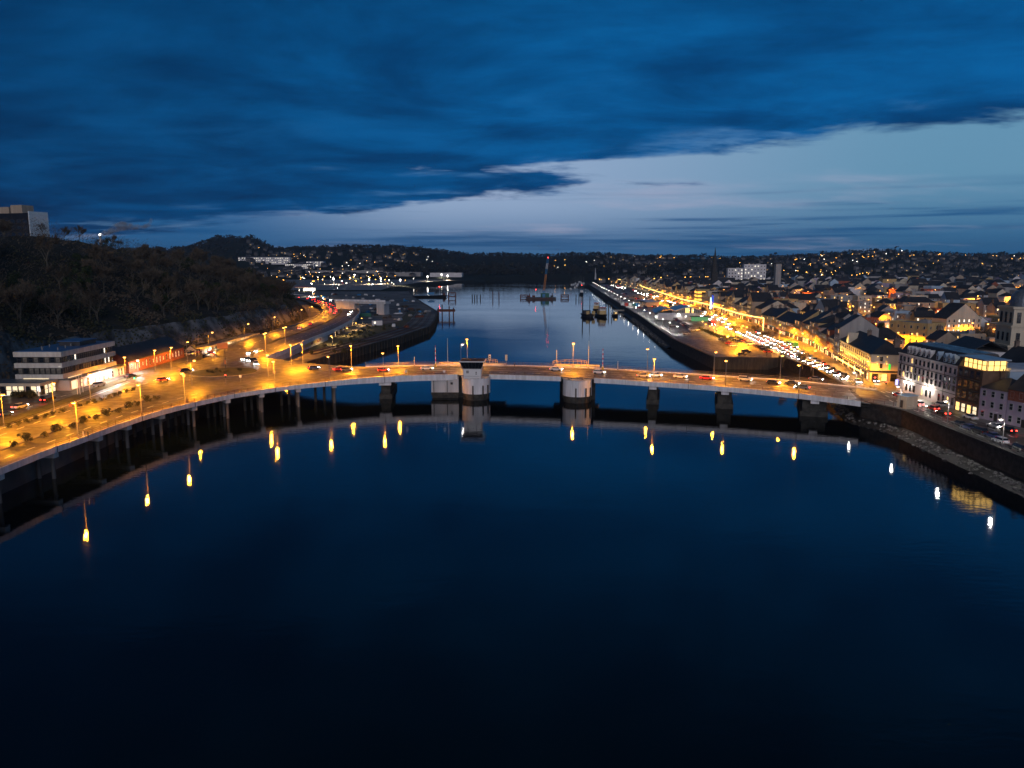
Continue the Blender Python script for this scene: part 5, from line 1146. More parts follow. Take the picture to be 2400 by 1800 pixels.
ob('cabin_light', spot_data('cabin_light', (1, .6, .15), 60, 150), cb, (-.8, -1.2, 5.4))
def barrier(loc, h, label):
    o = thing('barrier_arm', label, 'barrier', loc); MB().box((0, 0, .6), (.7, .7, 1.2)).build('housing', M['yellowp'], o)
    for k in range(8): MB().tube((0, 0, 1.2 + k * (h - 1.2) / 8), (0, 0, 1.2 + (k + 1) * (h - 1.2) / 8), .10, .10, 6).build('stripe', M['redp'] if k % 2 else M['whitep'], o)
barrier((-29.0, 289, 8.1), 8.2, 'raised red and white striped barrier left of the control cabin'); barrier((33.5, 281, 8.0), 8, 'raised red and white striped barrier right of the round pier')
for (x, y, h, lb) in ((-24.2, 287, 11.0, 'tall thin yellowish mast by the control cabin'), (28.5, 283.5, 10.4, 'tall thin pale mast on the round pier'), (16.8, 287, 6.5, 'short pale pole at the edge of the round pier'), (38.8, 279, 3.4, 'stubby pale post at the bridge kerb past the round pier'), (-37.2, 290.2, 3.6, 'stubby pale post at the bridge kerb before the control cabin')):
    o = thing('mast', lb, 'mast', (x, y, 8.2)); MB().tube((0, 0, 0), (0, 0, h), .13, .08, 8).build('pole', M['cream'], o); MB().box((0, 0, .2), (.5, .5, .4)).build('base', M['steel'], o)
for (x, y, lb) in ((-8.5, 291, 'upright signal panel with two dark discs behind the control cabin'), (-2.2, 290.5, 'tall narrow pale sign board on the far side of the bridge')):
    o = thing('signal_board', lb, 'sign', (x, y, 8.4)); MB().tube((0, 0, 0), (0, 0, 2.2), .08, .08, 6).build('post', M['steel'], o); MB().box((0, -.12, 3), (.9, .1, 2.2)).build('panel', M['cream'], o)
    if 'disc' in lb:
        for z in (2.5, 3.4): MB().tube((0, -.2, z), (0, -.26, z), .28, .28, 10).build('disc', M['blackp'], o)
for i, (cx, cy) in enumerate(((-12, 290.5), (22, 287))):
    o = thing('pier_railing', ('curved railing round the pier behind the control cabin', 'curved railing round the pier with the tall orange lamp')[i], 'railing', (cx, cy, 9.0))
    for hz in (.6, 1.2): MB().path([(6.5 * math.cos(a), 2 + 4 * math.sin(a), hz) for a in [math.pi * k / 12 for k in range(13)]], .06, 5).build('rail', M['yellowp'], o)
    for k in range(13): a = math.pi * k / 12; MB().tube((6.5 * math.cos(a), 2 + 4 * math.sin(a), -.4), (6.5 * math.cos(a), 2 + 4 * math.sin(a), 1.2), .05, .05, 5).build('post', M['yellowp'], o)
for k in range(12):
    a = random.uniform(0, 6.28); r = random.uniform(.8, 3.8)
    o = thing('rubble_sack', 'orange lit debris lump on top of the round pier', 'debris', (22.5 + r * math.cos(a), 259.5 + r * math.sin(a) * .6, 7.98), random.uniform(0, 6), 'debris on the round pier'); MB().ball((0, 0, .18), .5, .55, 6, 4).build('heap', M['paving'], o)
# traffic signals and signs
def signal(p, col_, lb, h=3.2):
    o = thing('traffic_signal', lb, 'traffic light', p); MB().tube((0, 0, 0), (0, 0, h), .07, .07, 6).build('post', M['steel'], o); MB().box((0, 0, h - .1), (.36, .3, 1.0)).build('head', M['blackp'], o)
    MB().ball((0, -.18, h + (.25 if col_ == 'red' else -.4)), .16, 1, 8, 5).build('lit_lamp', E[col_], o)
    for z in (.25, -.08, -.4): MB().tube((0, -.12, h + z), (0, -.2, h + z), .11, .11, 8).build('lamp_hood', M['blackp'], o)
signal(at(530, 903, 7), 'red', 'traffic light showing red by the viaduct railing'); signal(at(317, 906, 7), 'green', 'traffic light showing green beside the station road')
for (px, py, c_, lb) in ((2062, 895, 'red', 'red traffic light before the dark pub shopfront'), (2048, 914, 'red', 'red traffic light at the mouth of the embankment road'), (2075, 925, 'red', 'red traffic light beside the white hotel'), (1905, 886, 'red', 'red traffic light at the town end of the bridge')): signal(at(px, py, 5.03), c_, lb, 4)
sg = signal(at(1905, 830, 5.03), 'green', 'bright green traffic light on the quay street', 6)
for (px, py, lb) in ((112, 1035, 'small sign'),): pass
def sign(p, lb, c_, h=2.4, s=.8):
    o = thing('road_sign', lb, 'road sign', p); MB().tube((0, 0, 0), (0, 0, h), .05, .05, 6).build('post', M['steel'], o); MB().box((0, -.06, h), (s, .05, s)).build('plate', M[c_], o)
for (px, py, lb, c_, h) in ((167, 972, 'orange sign on a post under the viaduct lamp', 'orangep', 2.6), (432, 897, 'white triangular sign at the roundabout entry', 'whitep', 2.4), (564, 897, 'small white sign by the roundabout kerb', 'whitep', 2.2), (499, 846, 'white sign on the far side of the roundabout', 'whitep', 2.4), (643, 890, 'brown backed sign near the bridge entry', 'tan', 2.6), (952, 885, 'white sign on the bridge near railing', 'whitep', 2.2), (1041, 885, 'round white sign beside the control cabin', 'whitep', 2.2)):
    sign(at(px, py, 7.1 if px < 700 else 8.1), lb, c_, h)
bbd = thing('billboard', 'orange backed billboard beside the approach road near the canopy', 'billboard', at(522, 826, 7), R(15)); MB().box((0, 0, 3), (4.5, .2, 2.4)).build('panel', M['orangep'], bbd)
for x in (-1.6, 1.6): MB().tube((x, .15, 0), (x, .15, 3), .1, .1, 6).build('post', M['steel'], bbd)

# ------------------------------------------------------------------ river craft and piles
def pile_thing(p, h, r, lb, grp, m_='rust'):
    o = thing('mooring_pile', lb, 'pile', (p.x, p.y, -3), 0, grp); MB().tube((0, 0, 0), (0, 0, h + 3), r, r, 10).build('shaft', M[m_], o); MB().tube((0, 0, h + 3), (0, 0, h + 3.3), r * 1.15, r * .9, 10).build('cap', M['darksteel'], o)
for px, w in ((1107, .55), (1112.5, .6), (1118, .6), (1126, .6)): pile_thing(at(px, 701, 0), 5.4, .62, 'short dark pile in the close cluster in mid river', 'mid river pile cluster', 'timber')
for px in (1155, 1169.5): pile_thing(at(px, 700, 0), 9, .55, 'tall slim pile of the pair standing in mid river', 'pair of tall piles')
for px, h in ((1028, 14), (1036.5, 20), (1053, 17), (1063, 15)): pile_thing(at(px, 742, 0), h * .5, .5, 'rusty pile carrying the crossbeam off the old quay', 'dolphin piles')
p0, p1 = at(1025, 742, 0), at(1067, 742, 0); o = thing('pile_crossbeam', 'heavy rusty crossbeam joining four piles off the old quay', 'crossbeam', ((p0.x + p1.x) / 2, p0.y, 5.2)); MB().box((0, 0, 0), (p1.x - p0.x, 2, 1.9)).build('beam', M['rust'], o); MB().box((0, 0, 1.05), (p1.x - p0.x + .4, 2.3, .2)).build('walkway', M['darksteel'], o)
def portal(px0, px1, py, h, lb):
    a, b = at(px0, py, 0), at(px1, py, 0); w = b.x - a.x; o = thing('steel_portal', lb, 'steel frame', ((a.x + b.x) / 2, a.y, 0))
    for x in (-w / 2, w / 2): MB().box((x, 0, (h - 3) / 2), (1.2, 1.4, h + 3)).build('leg', M['rust'], o)
    for z in (h - .5, h * .32): MB().box((0, 0, z), (w, 1.2, 1.1)).build('beam', M['rust'], o)
    MB().tube((-w / 2, 0, h * .35), (0, 0, h - 1), .25, .25, 6).build('brace', M['rust'], o); MB().tube((w / 2, 0, h * .35), (0, 0, h - 1), .25, .25, 6).build('brace', M['rust'], o)
portal(1051.5, 1068, 700, 8, 'square rusty steel frame standing in the river by the old quay'); portal(1220, 1236, 699, 4.6, 'low rusty frame in the water left of the crane barge'); portal(1315, 1332, 699, 4.8, 'low rusty frame in the water right of the crane barge')
# crane barge
p = at(1268, 701, 0); cr = thing('crane_barge', 'crane barge with tall blue and orange lattice boom moored in mid river', 'crane barge', (p.x, p.y, 0), R(4))
MB().box((0, 0, .8), (36, 16, 3.2)).build('hull', M['darksteel'], cr); MB().box((-3, -8.05, .9), (34, .2, .8)).build('rubbing_strake', M['rust'], cr)
MB().box((5, 1, 5), (10, 8, 5)).build('machinery_house', M['greenp'], cr); MB().box((3, -4, 4.4), (3.2, 3, 4)).build('cab', M['bluep'], cr)
boom0, boom1 = Vector((2.5, -2, 4)), Vector((8.2, -2, 51)); bd = (boom1 - boom0)
for k, c_ in enumerate(('bluep', 'orangep', 'orangep', 'orangep', 'bluep', 'whitep', 'bluep')):
    a, b = boom0 + bd * (k / 7), boom0 + bd * ((k + 1) / 7); m = MB()
    for dx in (-.9, .9):
        for dy in (-.8, .8): m.tube(a + Vector((dx, dy, 0)), b + Vector((dx, dy, 0)), .22, .22, 5)
    for j in range(4):
        u, v = a.lerp(b, j / 4), a.lerp(b, (j + 1) / 4); s_ = 1 if j % 2 else -1
        for dy in (-.8, .8): m.tube(u + Vector((-.9 * s_, dy, 0)), v + Vector((.9 * s_, dy, 0)), .14, .14, 4)
        for dx in (-.9, .9): m.tube(u + Vector((dx, -.8 * s_, 0)), v + Vector((dx, .8 * s_, 0)), .14, .14, 4)
    m.build('boom_section', M[c_], cr)
MB().ball(boom1 + Vector((0, 0, .5)), .45, 1, 8, 5).build('beacon', E['red'], cr); MB().tube((12, 2, 7), boom1, .08, .08, 4).build('stay', M['darksteel'], cr)
for x in (-15, -9, 14): MB().box((x, 3, 3.4), (3.4, 3, 2.2)).build('deck_gear', M['rust' if x < 0 else 'darksteel'], cr)
MB().ball((-7, -3, 12), .35, 1, 8, 5).build('mast_lamp', E['red'], cr); MB().tube((-7, -3, 2), (-7, -3, 12), .12, .1, 5).build('mast', M['whitep'], cr)
for x in (-14, 15): MB().tube((x, 7, -3), (x, 7, 7), .5, .5, 8).build('spud', M['rust'], cr)
def hull(L, W, h, m_, par, name='hull'):
    n = 9; vs = []
    for i in range(n):
        t = i / (n - 1); x = -L / 2 + L * t; w = W / 2 * (1 - max(0, (t - .55) / .45) ** 2.2) * (1 if t > .08 else .85); z = h * (1 + .35 * max(0, t - .5) * 2)
        vs += [(x, -w, z), (x, w, z), (x * .93, w * .7, -.8), (x * .93, -w * .7, -.8)]
    fs = []
    for i in range(n - 1): fs += [(i * 4 + k, i * 4 + 4 + k, i * 4 + 4 + (k + 1) % 4, i * 4 + (k + 1) % 4) for k in range(4)]
    fs += [(0, 1, 2, 3), tuple(n * 4 - 4 + k for k in (3, 2, 1, 0))]; return MB().add(vs, fs).build(name, m_, par)
def tug(px, py, rz, L, lb):
    o = thing('tug', lb, 'tug boat', at(px, py, 0), R(rz)); hull(L, L * .34, 2.0, M['blackp'], o); MB().box((-L * .02, 0, 3.6), (L * .34, L * .24, 3.4)).build('deckhouse', M['ochre'], o); MB().box((L * .03, 0, 6.5), (L * .2, L * .2, 2.4)).build('wheelhouse', M['whitep'], o); MB().box((L * .03, 0, 7.85), (L * .24, L * .23, .4)).build('roof', M['redp'], o)
    for k in (-1, 0, 1): window(o, L * .03 + L * .101, k * L * .06, 6.8, L * .05, 1.0, 'dark', R(90)); window(o, L * .03 + k * L * .06, -L * .101, 6.8, L * .05, 1.0, 'dark')
    MB().tube((-L * .05, 0, 8), (-L * .05, 0, 13), .12, .06, 6).build('mast', M['whitep'], o); MB().tube((-L * .18, 0, 5), (-L * .18, 0, 7.6), .5, .5, 8).build('funnel', M['ochre'], o)
tug(1410, 742, -80, 24, 'larger tug with red wheelhouse roof in the near moored group'); tug(1398, 729, -100, 22, 'tug with red roof moored behind the larger tug'); 
dr = thing('dredger', 'low dark dredger with posts moored beside the tugs', 'dredger', at(1378, 742, 0), R(-85)); hull(26, 10, 2.2, M['darksteel'], dr); MB().box((-6, 0, 3.6), (5, 6, 3)).build('deckhouse', M['darksteel'], dr); MB().box((9, -2, 4), (2.5, 2.5, 2.8)).build('winch_house', M['ochre'], dr); MB().box((9, 3, 4), (2.5, 2.5, 2.8)).build('winch_house', M['ochre'], dr)
for x, y_ in ((-11, -3), (-8, 3), (-3, -4)): MB().tube((x, y_, 2), (x, y_, 17), .3, .25, 8).build('spud_post', M['darksteel'], dr)
wbt = thing('workboat', 'small yellow cabined workboat at the end of the tug group', 'work boat', at(1442, 741, 0), R(-80)); hull(12, 4.6, 1.5, M['blackp'], wbt); MB().box((0, 0, 2.6), (3.4, 3, 2.4)).build('cabin', M['ochre'], wbt); MB().box((0, 0, 3.95), (3.8, 3.4, .3)).build('roof', M['whitep'], wbt); window(wbt, 1.75, 0, 2.9, 1.6, .9, 'warm', R(90))
for px in (1420, 1426, 1434): pile_thing(at(px, 735, 0), 9, .4, 'dark mooring pile among the tugs', 'piles among the tugs', 'timber')
pr = thing('pontoon_bridge', 'pale gangway pontoon joining the tugs berth to the quay', 'gangway', at(1458, 728, 1.5), R(8)); MB().box((0, 0, 0), (16, 2, .5)).build('deck', M['cream'], pr); MB().box((0, -1, .7), (16, .08, .9)).build('rail', M['steel'], pr)
for k in range(13):
    p = at(1338 + k * 2.6 + random.uniform(-2, 2), 672 - k * 1.0 + random.uniform(-4, 6), 0); o = thing('sailing_yacht', 'small white sailing yacht with bare mast at the far marina', 'yacht', p, R(random.uniform(60, 110)), 'yachts at the far marina'); hull(10, 3.2, 1.1, M['whitep'], o); MB().tube((.5, 0, 1), (.5, 0, 14), .14, .08, 6).build('mast', M['steel'], o); MB().box((-1, 0, 1.5), (3.4, 1.8, .8)).build('cabin', M['whitep'], o); MB().tube((.5, 0, 2.4), (-3.6, 0, 2.5), .1, .1, 5).build('boom', M['steel'], o)
pt_ = thing('pilot_boat', 'dark moored boat with red light at the marina pontoon', 'boat', at(1363, 690, 0), R(-90)); hull(18, 6, 2.4, M['blackp'], pt_); MB().box((0, 0, 4), (5, 4, 3.4)).build('wheelhouse', M['whitep'], pt_); MB().tube((0, 0, 5.5), (0, 0, 13), .12, .08, 5).build('mast', M['steel'], pt_); MB().ball((0, 0, 13), .4, 1, 6, 5).build('mast_lamp', E['red'], pt_)
for px in (1350, 1357, 1362): pile_thing(at(px, 702, 0), 6, .5, 'dark pile in the group before the marina', 'piles before the marina', 'timber')
lbt = thing('old_barge', 'long dark old barge lying off the quay head with a red lamp', 'barge', at(1005, 697, 0), R(8)); hull(48, 9, 2.4, M['blackp'], lbt); MB().box((20, 0, 4), (3, 3, 4)).build('deckhouse', M['rust'], lbt); MB().tube((14, 0, 2), (14, 0, 14), .14, .1, 5).build('mast', M['whitep'], lbt); MB().ball((14, 0, 14), .5, 1, 6, 5).build('mast_lamp', E['red'], lbt)
sail = thing('spire_sculpture', 'tall white sail shaped mast at the end of the far quay', 'mast', at(1395, 655, 5)); MB().tube((0, 0, 0), (0, 0, 26), 1.2, .3, 8).build('shaft', M['whitep'], sail); MB().tube((2.4, 0, 0), (1.8, 0, 14), .4, .2, 6).build('stay', M['whitep'], sail)

# ------------------------------------------------------------------ trees and shrubs
def bare_tree(seed, h):
    rnd = random.Random(seed); tr = MB(); tw = MB()
    def grow(p, d, L, r, lev):
        q = p + d * L; tr.tube(p, q, r, r * .68, 5 if lev < 2 else 4, False)
        if lev >= 3:
            for _ in range(11):
                e = (d + Vector((rnd.gauss(0, .55), rnd.gauss(0, .55), rnd.gauss(.15, .4)))).normalized(); s_ = p.lerp(q, rnd.random()); l_ = L * rnd.uniform(.5, 1.1); w = e.cross(Vector((rnd.random(), rnd.random(), rnd.random()))).normalized() * .10
                tw.face(s_ - w, s_ + w, s_ + e * l_)
                for _ in range(3):
                    e2 = (e + Vector((rnd.gauss(0, .6), rnd.gauss(0, .6), rnd.gauss(.1, .4)))).normalized(); s2 = s_ + e * l_ * rnd.uniform(.3, .95); w2 = e2.cross(Vector((rnd.random(), rnd.random(), rnd.random()))).normalized() * .075
                    tw.face(s2 - w2, s2 + w2, s2 + e2 * l_ * .6)
            return
        for k in range(rnd.choice((3, 4)) if lev else 4):
            a = rnd.uniform(0, 6.28); t = rnd.uniform(.35, .75) + (0 if lev else .1); n = Vector((math.cos(a), math.sin(a), 0))
            nd = (d * (1 - t * .5) + n * t + Vector((0, 0, .22))).normalized(); grow(q if k < 2 else p.lerp(q, rnd.uniform(.55, .95)), nd, L * rnd.uniform(.58, .78), r * .58, lev + 1)
    grow(Vector((0, 0, -1)), Vector((rnd.uniform(-.08, .08), rnd.uniform(-.08, .08), 1)).normalized(), h * .40, h * .022, 0)
    return tr.mesh('trunk', M['bark']), tw.mesh('crown', M['twig'])
def leafy(seed, h, r, n, m_, leafs=.5, low=.25):
    rnd = random.Random(seed); cr_ = MB(); tr = MB().tube((0, 0, -1), (0, 0, h * .6), h * .028, h * .012, 6)
    cl = [(Vector((rnd.gauss(0, r * .42), rnd.gauss(0, r * .42), rnd.uniform(h * low, h * .95))), rnd.uniform(.25, .45) * r) for _ in range(14)]
    for c, q in cl: tr.tube((0, 0, min(h * .55, c.z * .6)), c, h * .008, h * .004, 4)
    for _ in range(n):
        c, q = rnd.choice(cl); d = Vector((rnd.gauss(0, 1), rnd.gauss(0, 1), rnd.gauss(0, .8))).normalized() * q * rnd.uniform(.6, 1.05); p = c + d
        u = Vector((rnd.gauss(0, 1), rnd.gauss(0, 1), rnd.gauss(0, 1))).normalized(); v = u.cross(d).normalized() if u.cross(d).length > .01 else Vector((1, 0, 0)); s_ = leafs * rnd.uniform(.5, 1.2)
        cr_.face(p - u * s_ * .5, p + v * s_ * .5, p + u * s_ * .5, p - v * s_ * .5)
    return tr.mesh('trunk', M['bark']), cr_.mesh('crown', m_)
BT = [bare_tree(i, 14) for i in range(6)]; EV = [leafy(40 + i, 13, 6, 1500, M['leaf'], .75) for i in range(3)]
def put_tree(kind, p, s, label, group):
    tr, cw = kind; o = thing('tree', label, 'tree', p, random.uniform(0, 6.28), group); o.scale = (s, s, s * random.uniform(.9, 1.15)); ob('trunk', tr, o); ob('crown', cw, o)
n = 0
while n < 300:
    y = random.uniform(170, 930); d = random.uniform(8, 190) if n > 110 else random.uniform(7, 70); x = table(TOE, y) - d
    if x < -.72 * y - 30: continue
    if abs(x + 316) < 40 and 425 < y < 505: continue
    hz = hill_h(x, y)
    if d < 12 and random.random() < .4: continue
    zn = ('on the cliff edge ' if d < 45 else 'high on the hill ') + ('above the station office' if y < 265 else 'above the brick station' if y < 340 else 'above the long canopy' if y < 480 else 'above the approach road')
    if random.random() < .16: put_tree(random.choice(EV), (x, y, hz - .4), random.uniform(.7, 1.1) * (1 if d < 80 else .6), f'dark evergreen tree {zn}', 'evergreens on the hill')
    else: put_tree(random.choice(BT), (x, y, hz - .4), random.uniform(.8, 1.3) * (1 if d < 80 else .62), f'bare brown winter tree {zn}', 'bare trees on the hill')
    n += 1
# undergrowth and ivy on the slope
ug = MB(); rnd = random.Random(5)
for i in range(60000):
    y = rnd.uniform(120, 980); d = abs(rnd.gauss(0, 1)) * 42 + 1.5; x = table(TOE, y) - d
    if x < -.72 * y - 25 or noise.noise(Vector((x * .05, y * .05, 2))) < -.12: continue
    p = Vector((x, y, hill_h(x, y) + rnd.uniform(0, 2.2))); u = Vector((rnd.gauss(0, 1), rnd.gauss(0, 1), rnd.gauss(0, 1))).normalized(); v = u.orthogonal().normalized(); s_ = rnd.uniform(.25, .8)
    ug.cur = 0 if noise.noise(Vector((x * .03, y * .03, 7))) > 0 else 1; ug.face(p - u * s_, p + v * s_ * .7, p + u * s_, p - v * s_ * .6)
stuff(tag(ug.build('undergrowth', [M['bush'], M['twig']]), 'tangled brambles and ivy covering the hillside above the station', 'undergrowth'))
# mass of fine branches between the single trees
hw = MB(); rnd = random.Random(8)
for i in range(80000):
    y = rnd.uniform(150, 960); d = rnd.uniform(10, 210); x = table(TOE, y) - d
    if x < -.72 * y - 20 or (abs(x + 316) < 40 and 440 < y < 505): continue
    cl_ = noise.noise(Vector((x * .075, y * .075, 5.5)))
    if cl_ < -.18: continue
    p = Vector((x, y, hill_h(x, y) + rnd.uniform(.8, 7 + 8 * max(0, cl_)))); u = Vector((rnd.gauss(0, .7), rnd.gauss(0, .7), rnd.uniform(.3, 1))).normalized(); v = u.cross(Vector((rnd.random(), rnd.random(), .3))).normalized(); L_ = rnd.uniform(1.2, 3.2)
    hw.face(p - v * .10, p + v * .10, p + u * L_)
stuff(tag(hw.build('hillside_thicket', M['twig']), 'dense thicket of bare branches filling the wooded hillside', 'thicket'))
# far woods on the slopes
def blob_wood(name, label, pts, seed):
    rnd = random.Random(seed); m = MB()
    for x, y, s_ in pts:
        z = max(2.5, far_h(x, y)) if y > 1105 else 5
        for _ in range(16):
            c = Vector((x + rnd.gauss(0, s_ * .35), y + rnd.gauss(0, s_ * .35), z + rnd.uniform(.1, 1) * s_)); u = Vector((rnd.gauss(0, 1), rnd.gauss(0, 1), rnd.gauss(0, 1))).normalized(); v = u.orthogonal().normalized(); q = s_ * rnd.uniform(.14, .30)
            m.face(c - u * q, c + v * q, c + u * q, c - v * q)
    stuff(tag(m.build(name, M['wood']), label, 'woodland'))
W1 = []
for i in range(4200):
    x, y = random.uniform(-2300, 3300), random.uniform(1450 if i % 3 == 0 else 2000, 3300)
    if x < 0 and y < 2150: continue
    if x < -.75 * y or x > .75 * y or inside(RIVER, x, y) or noise.noise(Vector((x * .0028, y * .0045, 3.1))) < -.12: continue
    W1.append((x, y, random.uniform(8, 15)))
for i in range(900): x = random.uniform(-2600, 2600); y = random.uniform(2800, 3150); W1.append((x, y, random.uniform(7, 13) * (1.6 if random.random() < .04 else 1)))
blob_wood('far_woodland', 'dark woods and hedgerows over the distant hills', W1, 3)
W2 = []
for i in range(420): x = random.uniform(-60, 700); y = 2020 + x * .28 + random.uniform(10, 200); W2.append((x, y, random.uniform(8, 14)))
for i in range(200): x = random.uniform(-330, -20); W2.append((x, 2070 + random.uniform(-40, 160), random.uniform(10, 18)))
blob_wood('riverside_woodland', 'dark trees lining the far bank at the bend of the river', W2, 4)
for i in range(60):
    y = random.uniform(300, 1300); x = rowx(y) + random.uniform(40, .6 * y)
    if x > .68 * y: continue
    put_tree(random.choice(EV if i % 2 else BT), (x, y, 5), random.uniform(.6, 1.0), 'dark tree standing between the town buildings behind the quay', 'trees in the town')
for px, py in ((1648, 742), (1660, 745), (1676, 741), (1690, 749), (1705, 752), (1723, 790), (1789, 802), (1826, 826), (1797, 836), (1835, 858), (1881, 862), (1768, 788), (1806, 800)):
    put_tree(random.choice(BT), at(px, py, 5.03), random.uniform(.35, .55), 'small bare street tree on the quay', 'street trees on the quay')
gsh = [leafy(60 + i, 1.5, 1.3, 420, M['bush'], .28, .15) for i in range(3)]
def shrub(p, s, label, group):
    tr, cw = random.choice(gsh); o = thing('shrub', label, 'shrub', p, random.uniform(0, 6), group); o.scale = (s, s, s); ob('stem', tr, o); ob('foliage', cw, o)
for i, (x, y) in enumerate([(165, 1290), (295, 1235), (475, 1190), (605, 1135), (785, 1090), (900, 1045), (1035, 1005), (1150, 960), (1280, 925), (1395, 880), (1500, 850), (1590, 810), (1685, 785)]):
    shrub(at(*c2(x, y + 25), 7.15), 1.15 if i % 2 else .8, 'round dark shrub on the central reserve of the curved viaduct', 'shrubs on the central reserve')
for x, y in [(95, 1105), (205, 1075), (295, 1050), (390, 1020), (490, 990), (575, 968), (680, 935), (865, 880), (940, 855), (1020, 835), (1100, 815), (1170, 785), (1240, 765), (1300, 745), (1375, 725), (1440, 710)]:
    shrub(at(*c2(x, y + 10), 7.1), .7, 'low dark shrub on the verge between the viaduct and station road', 'shrubs on the verge')
for k in range(14): shrub(at(34 + k * 3.6, 930 + random.uniform(-3, 3), 6.95), 1.1, 'green shrub before the lit station canopy', 'shrubs before the station canopy')
for k in range(9): shrub(Vector((-106.5 + random.uniform(-6, 6), 281 + random.uniform(-5, 6), 7.3)), .55, 'small planting on the roundabout island', 'roundabout planting')
for k in range(40): x = random.uniform(-98, -78); y = random.uniform(360, 520); shrub(Vector((x, y, 4.03)), random.uniform(.5, 1.2), 'rough shrub on the overgrown rail yard verge', 'rail yard shrubs')
# yard clutter
for k in range(70):
    y = random.uniform(480, 1000); x0 = table([(448, -103), (514, -108), (631, -126), (772, -172), (954, -258), (1100, -340)], y) + 8; x1 = table([(p_[1], p_[0]) for p_ in LEFT_EDGE[6:]], y) - 8
    x = random.uniform(x0, x1); c_ = random.choice(('rust', 'grey', 'bluep', 'darksteel', 'whitep', 'timber', 'concrete')); o = thing('material_stack', f'low stack of {dict(rust="rusty", grey="grey", bluep="blue", darksteel="dark", whitep="white", timber="timber", concrete="concrete")[c_]} building material lying in the rail yard', 'material stack', (x, y, 4), random.uniform(0, 3), 'material stacked in the yard')
    w_, d_, h_ = random.uniform(2, 7), random.uniform(1.5, 3), random.uniform(.6, 2.2); MB().box((0, 0, h_ * .3), (w_, d_, h_ * .6)).build('lower_layer', M[c_], o); MB().box((w_ * .06, 0, h_ * .8), (w_ * .8, d_ * .85, h_ * .38)).build('upper_layer', M[c_], o)
# ------------------------------------------------------------------ people
def person(p, rz, label, shirt, h=1.72):
    o = thing('person', label, 'person', p, rz)
    V = [(0, 0, .95), (0, 0, 1.15), (0, 0, 1.38), (0, 0, 1.5), (0, .02, 1.62), (-.19, 0, 1.4), (-.26, .02, 1.13), (-.24, .14, .90), (.19, 0, 1.4), (.27, -.02, 1.13), (.25, .10, .90), (-.1, 0, .9), (-.12, .10, .50), (-.13, .02, .06), (-.13, .16, .03), (.1, 0, .9), (.11, -.06, .50), (.12, -.16, .06), (.12, -.02, .03)]
    Ed = [(0, 1), (1, 2), (2, 3), (3, 4), (2, 5), (5, 6), (6, 7), (2, 8), (8, 9), (9, 10), (0, 11), (11, 12), (12, 13), (13, 14), (0, 15), (15, 16), (16, 17), (17, 18)]
    rad = [.15, .14, .15, .06, .11, .075, .055, .045, .075, .055, .045, .10, .075, .05, .045, .10, .075, .05, .045]
    me = bpy.data.meshes.new('figure'); me.from_pydata(V, Ed, []); b_ = ob('figure', me, o); b_.scale = (h / 1.72,) * 3
    md = b_.modifiers.new('skin', 'SKIN'); me.materials.append(shirt)
    for i, r_ in enumerate(rad): me.skin_vertices[0].data[i].radius = (r_, r_ * .8)
    me.skin_vertices[0].data[0].use_root = True; b_.modifiers.new('sub', 'SUBSURF').levels = 1
    MB().ball((0, .02, 1.64), .125, 1.15, 10, 8).build('head', M['skin'], o); MB().ball((0, .045, 1.70), .13, .85, 8, 5).build('hair', M['blackp'], o)
person(at(1206, 861, 8.25), 0, 'pedestrian in dark clothes walking on the far footway of the bridge', M['cloth']); p = at(196, 1026, 7.15)
person(p, R(-70), 'pedestrian in a pale jacket walking by the viaduct railing', M['whitep']); person(p + Vector((.9, .3, 0)), R(-70), 'pedestrian in dark clothes beside one in a pale jacket', M['cloth'])
for k in range(8): person(at(2000 + k * 9 + random.uniform(-3, 3), 872 + k * 3.0, 5.03), random.uniform(0, 6), ('person in dark clothes on the pavement before the pub'), M['cloth'])
for o in [o for o in bpy.data.objects if o.get('label', '').endswith('before the pub') and o.name.startswith('person')]: o['group'] = 'people before the pub'
# ------------------------------------------------------------------ far lights
fl_pole = MB().tube((0, 0, 0), (0, 0, 8), .16, .12, 5).mesh('pole', M['steel'])
fl = {k: MB().ball((0, 0, 8), .5, .8, 6, 4).mesh('lamp_head', E[k]) for k in ('farsod', 'farled')}
def far_lamp(x, y, kind, label, group, z=None, s=1.0):
    o = thing('hillside_lamp', label, 'street lamp', (x, y, far_h(x, y) if z is None else z), 0, group); ob('pole', fl_pole, o); h = ob('lamp_head', fl[kind], o); h.scale = (s, s, 1)
i = 0
while i < 190:
    y = random.uniform(1420, 2850); x = random.uniform(.05, .72) * y
    if noise.noise(Vector((x * .003, y * .003, 8.8))) < -.05 or inside(RIVER, x, y): continue
    far_lamp(x, y, 'farsod' if random.random() < .8 else 'farled', 'tiny street lamp on the dark slopes beyond the town', 'lamps on the slopes beyond the town', s=y / 1000); i += 1
i = 0
while i < 70:
    y = random.uniform(1150, 2600); x = random.uniform(-.34, -.10) * y
    if inside(RIVER, x, y): continue
    far_lamp(x, y, random.choice(('farsod', 'farsod', 'farled')), 'tiny street lamp among the houses on the far left slope', 'lamps on the far left slope', s=y / 1500); i += 1
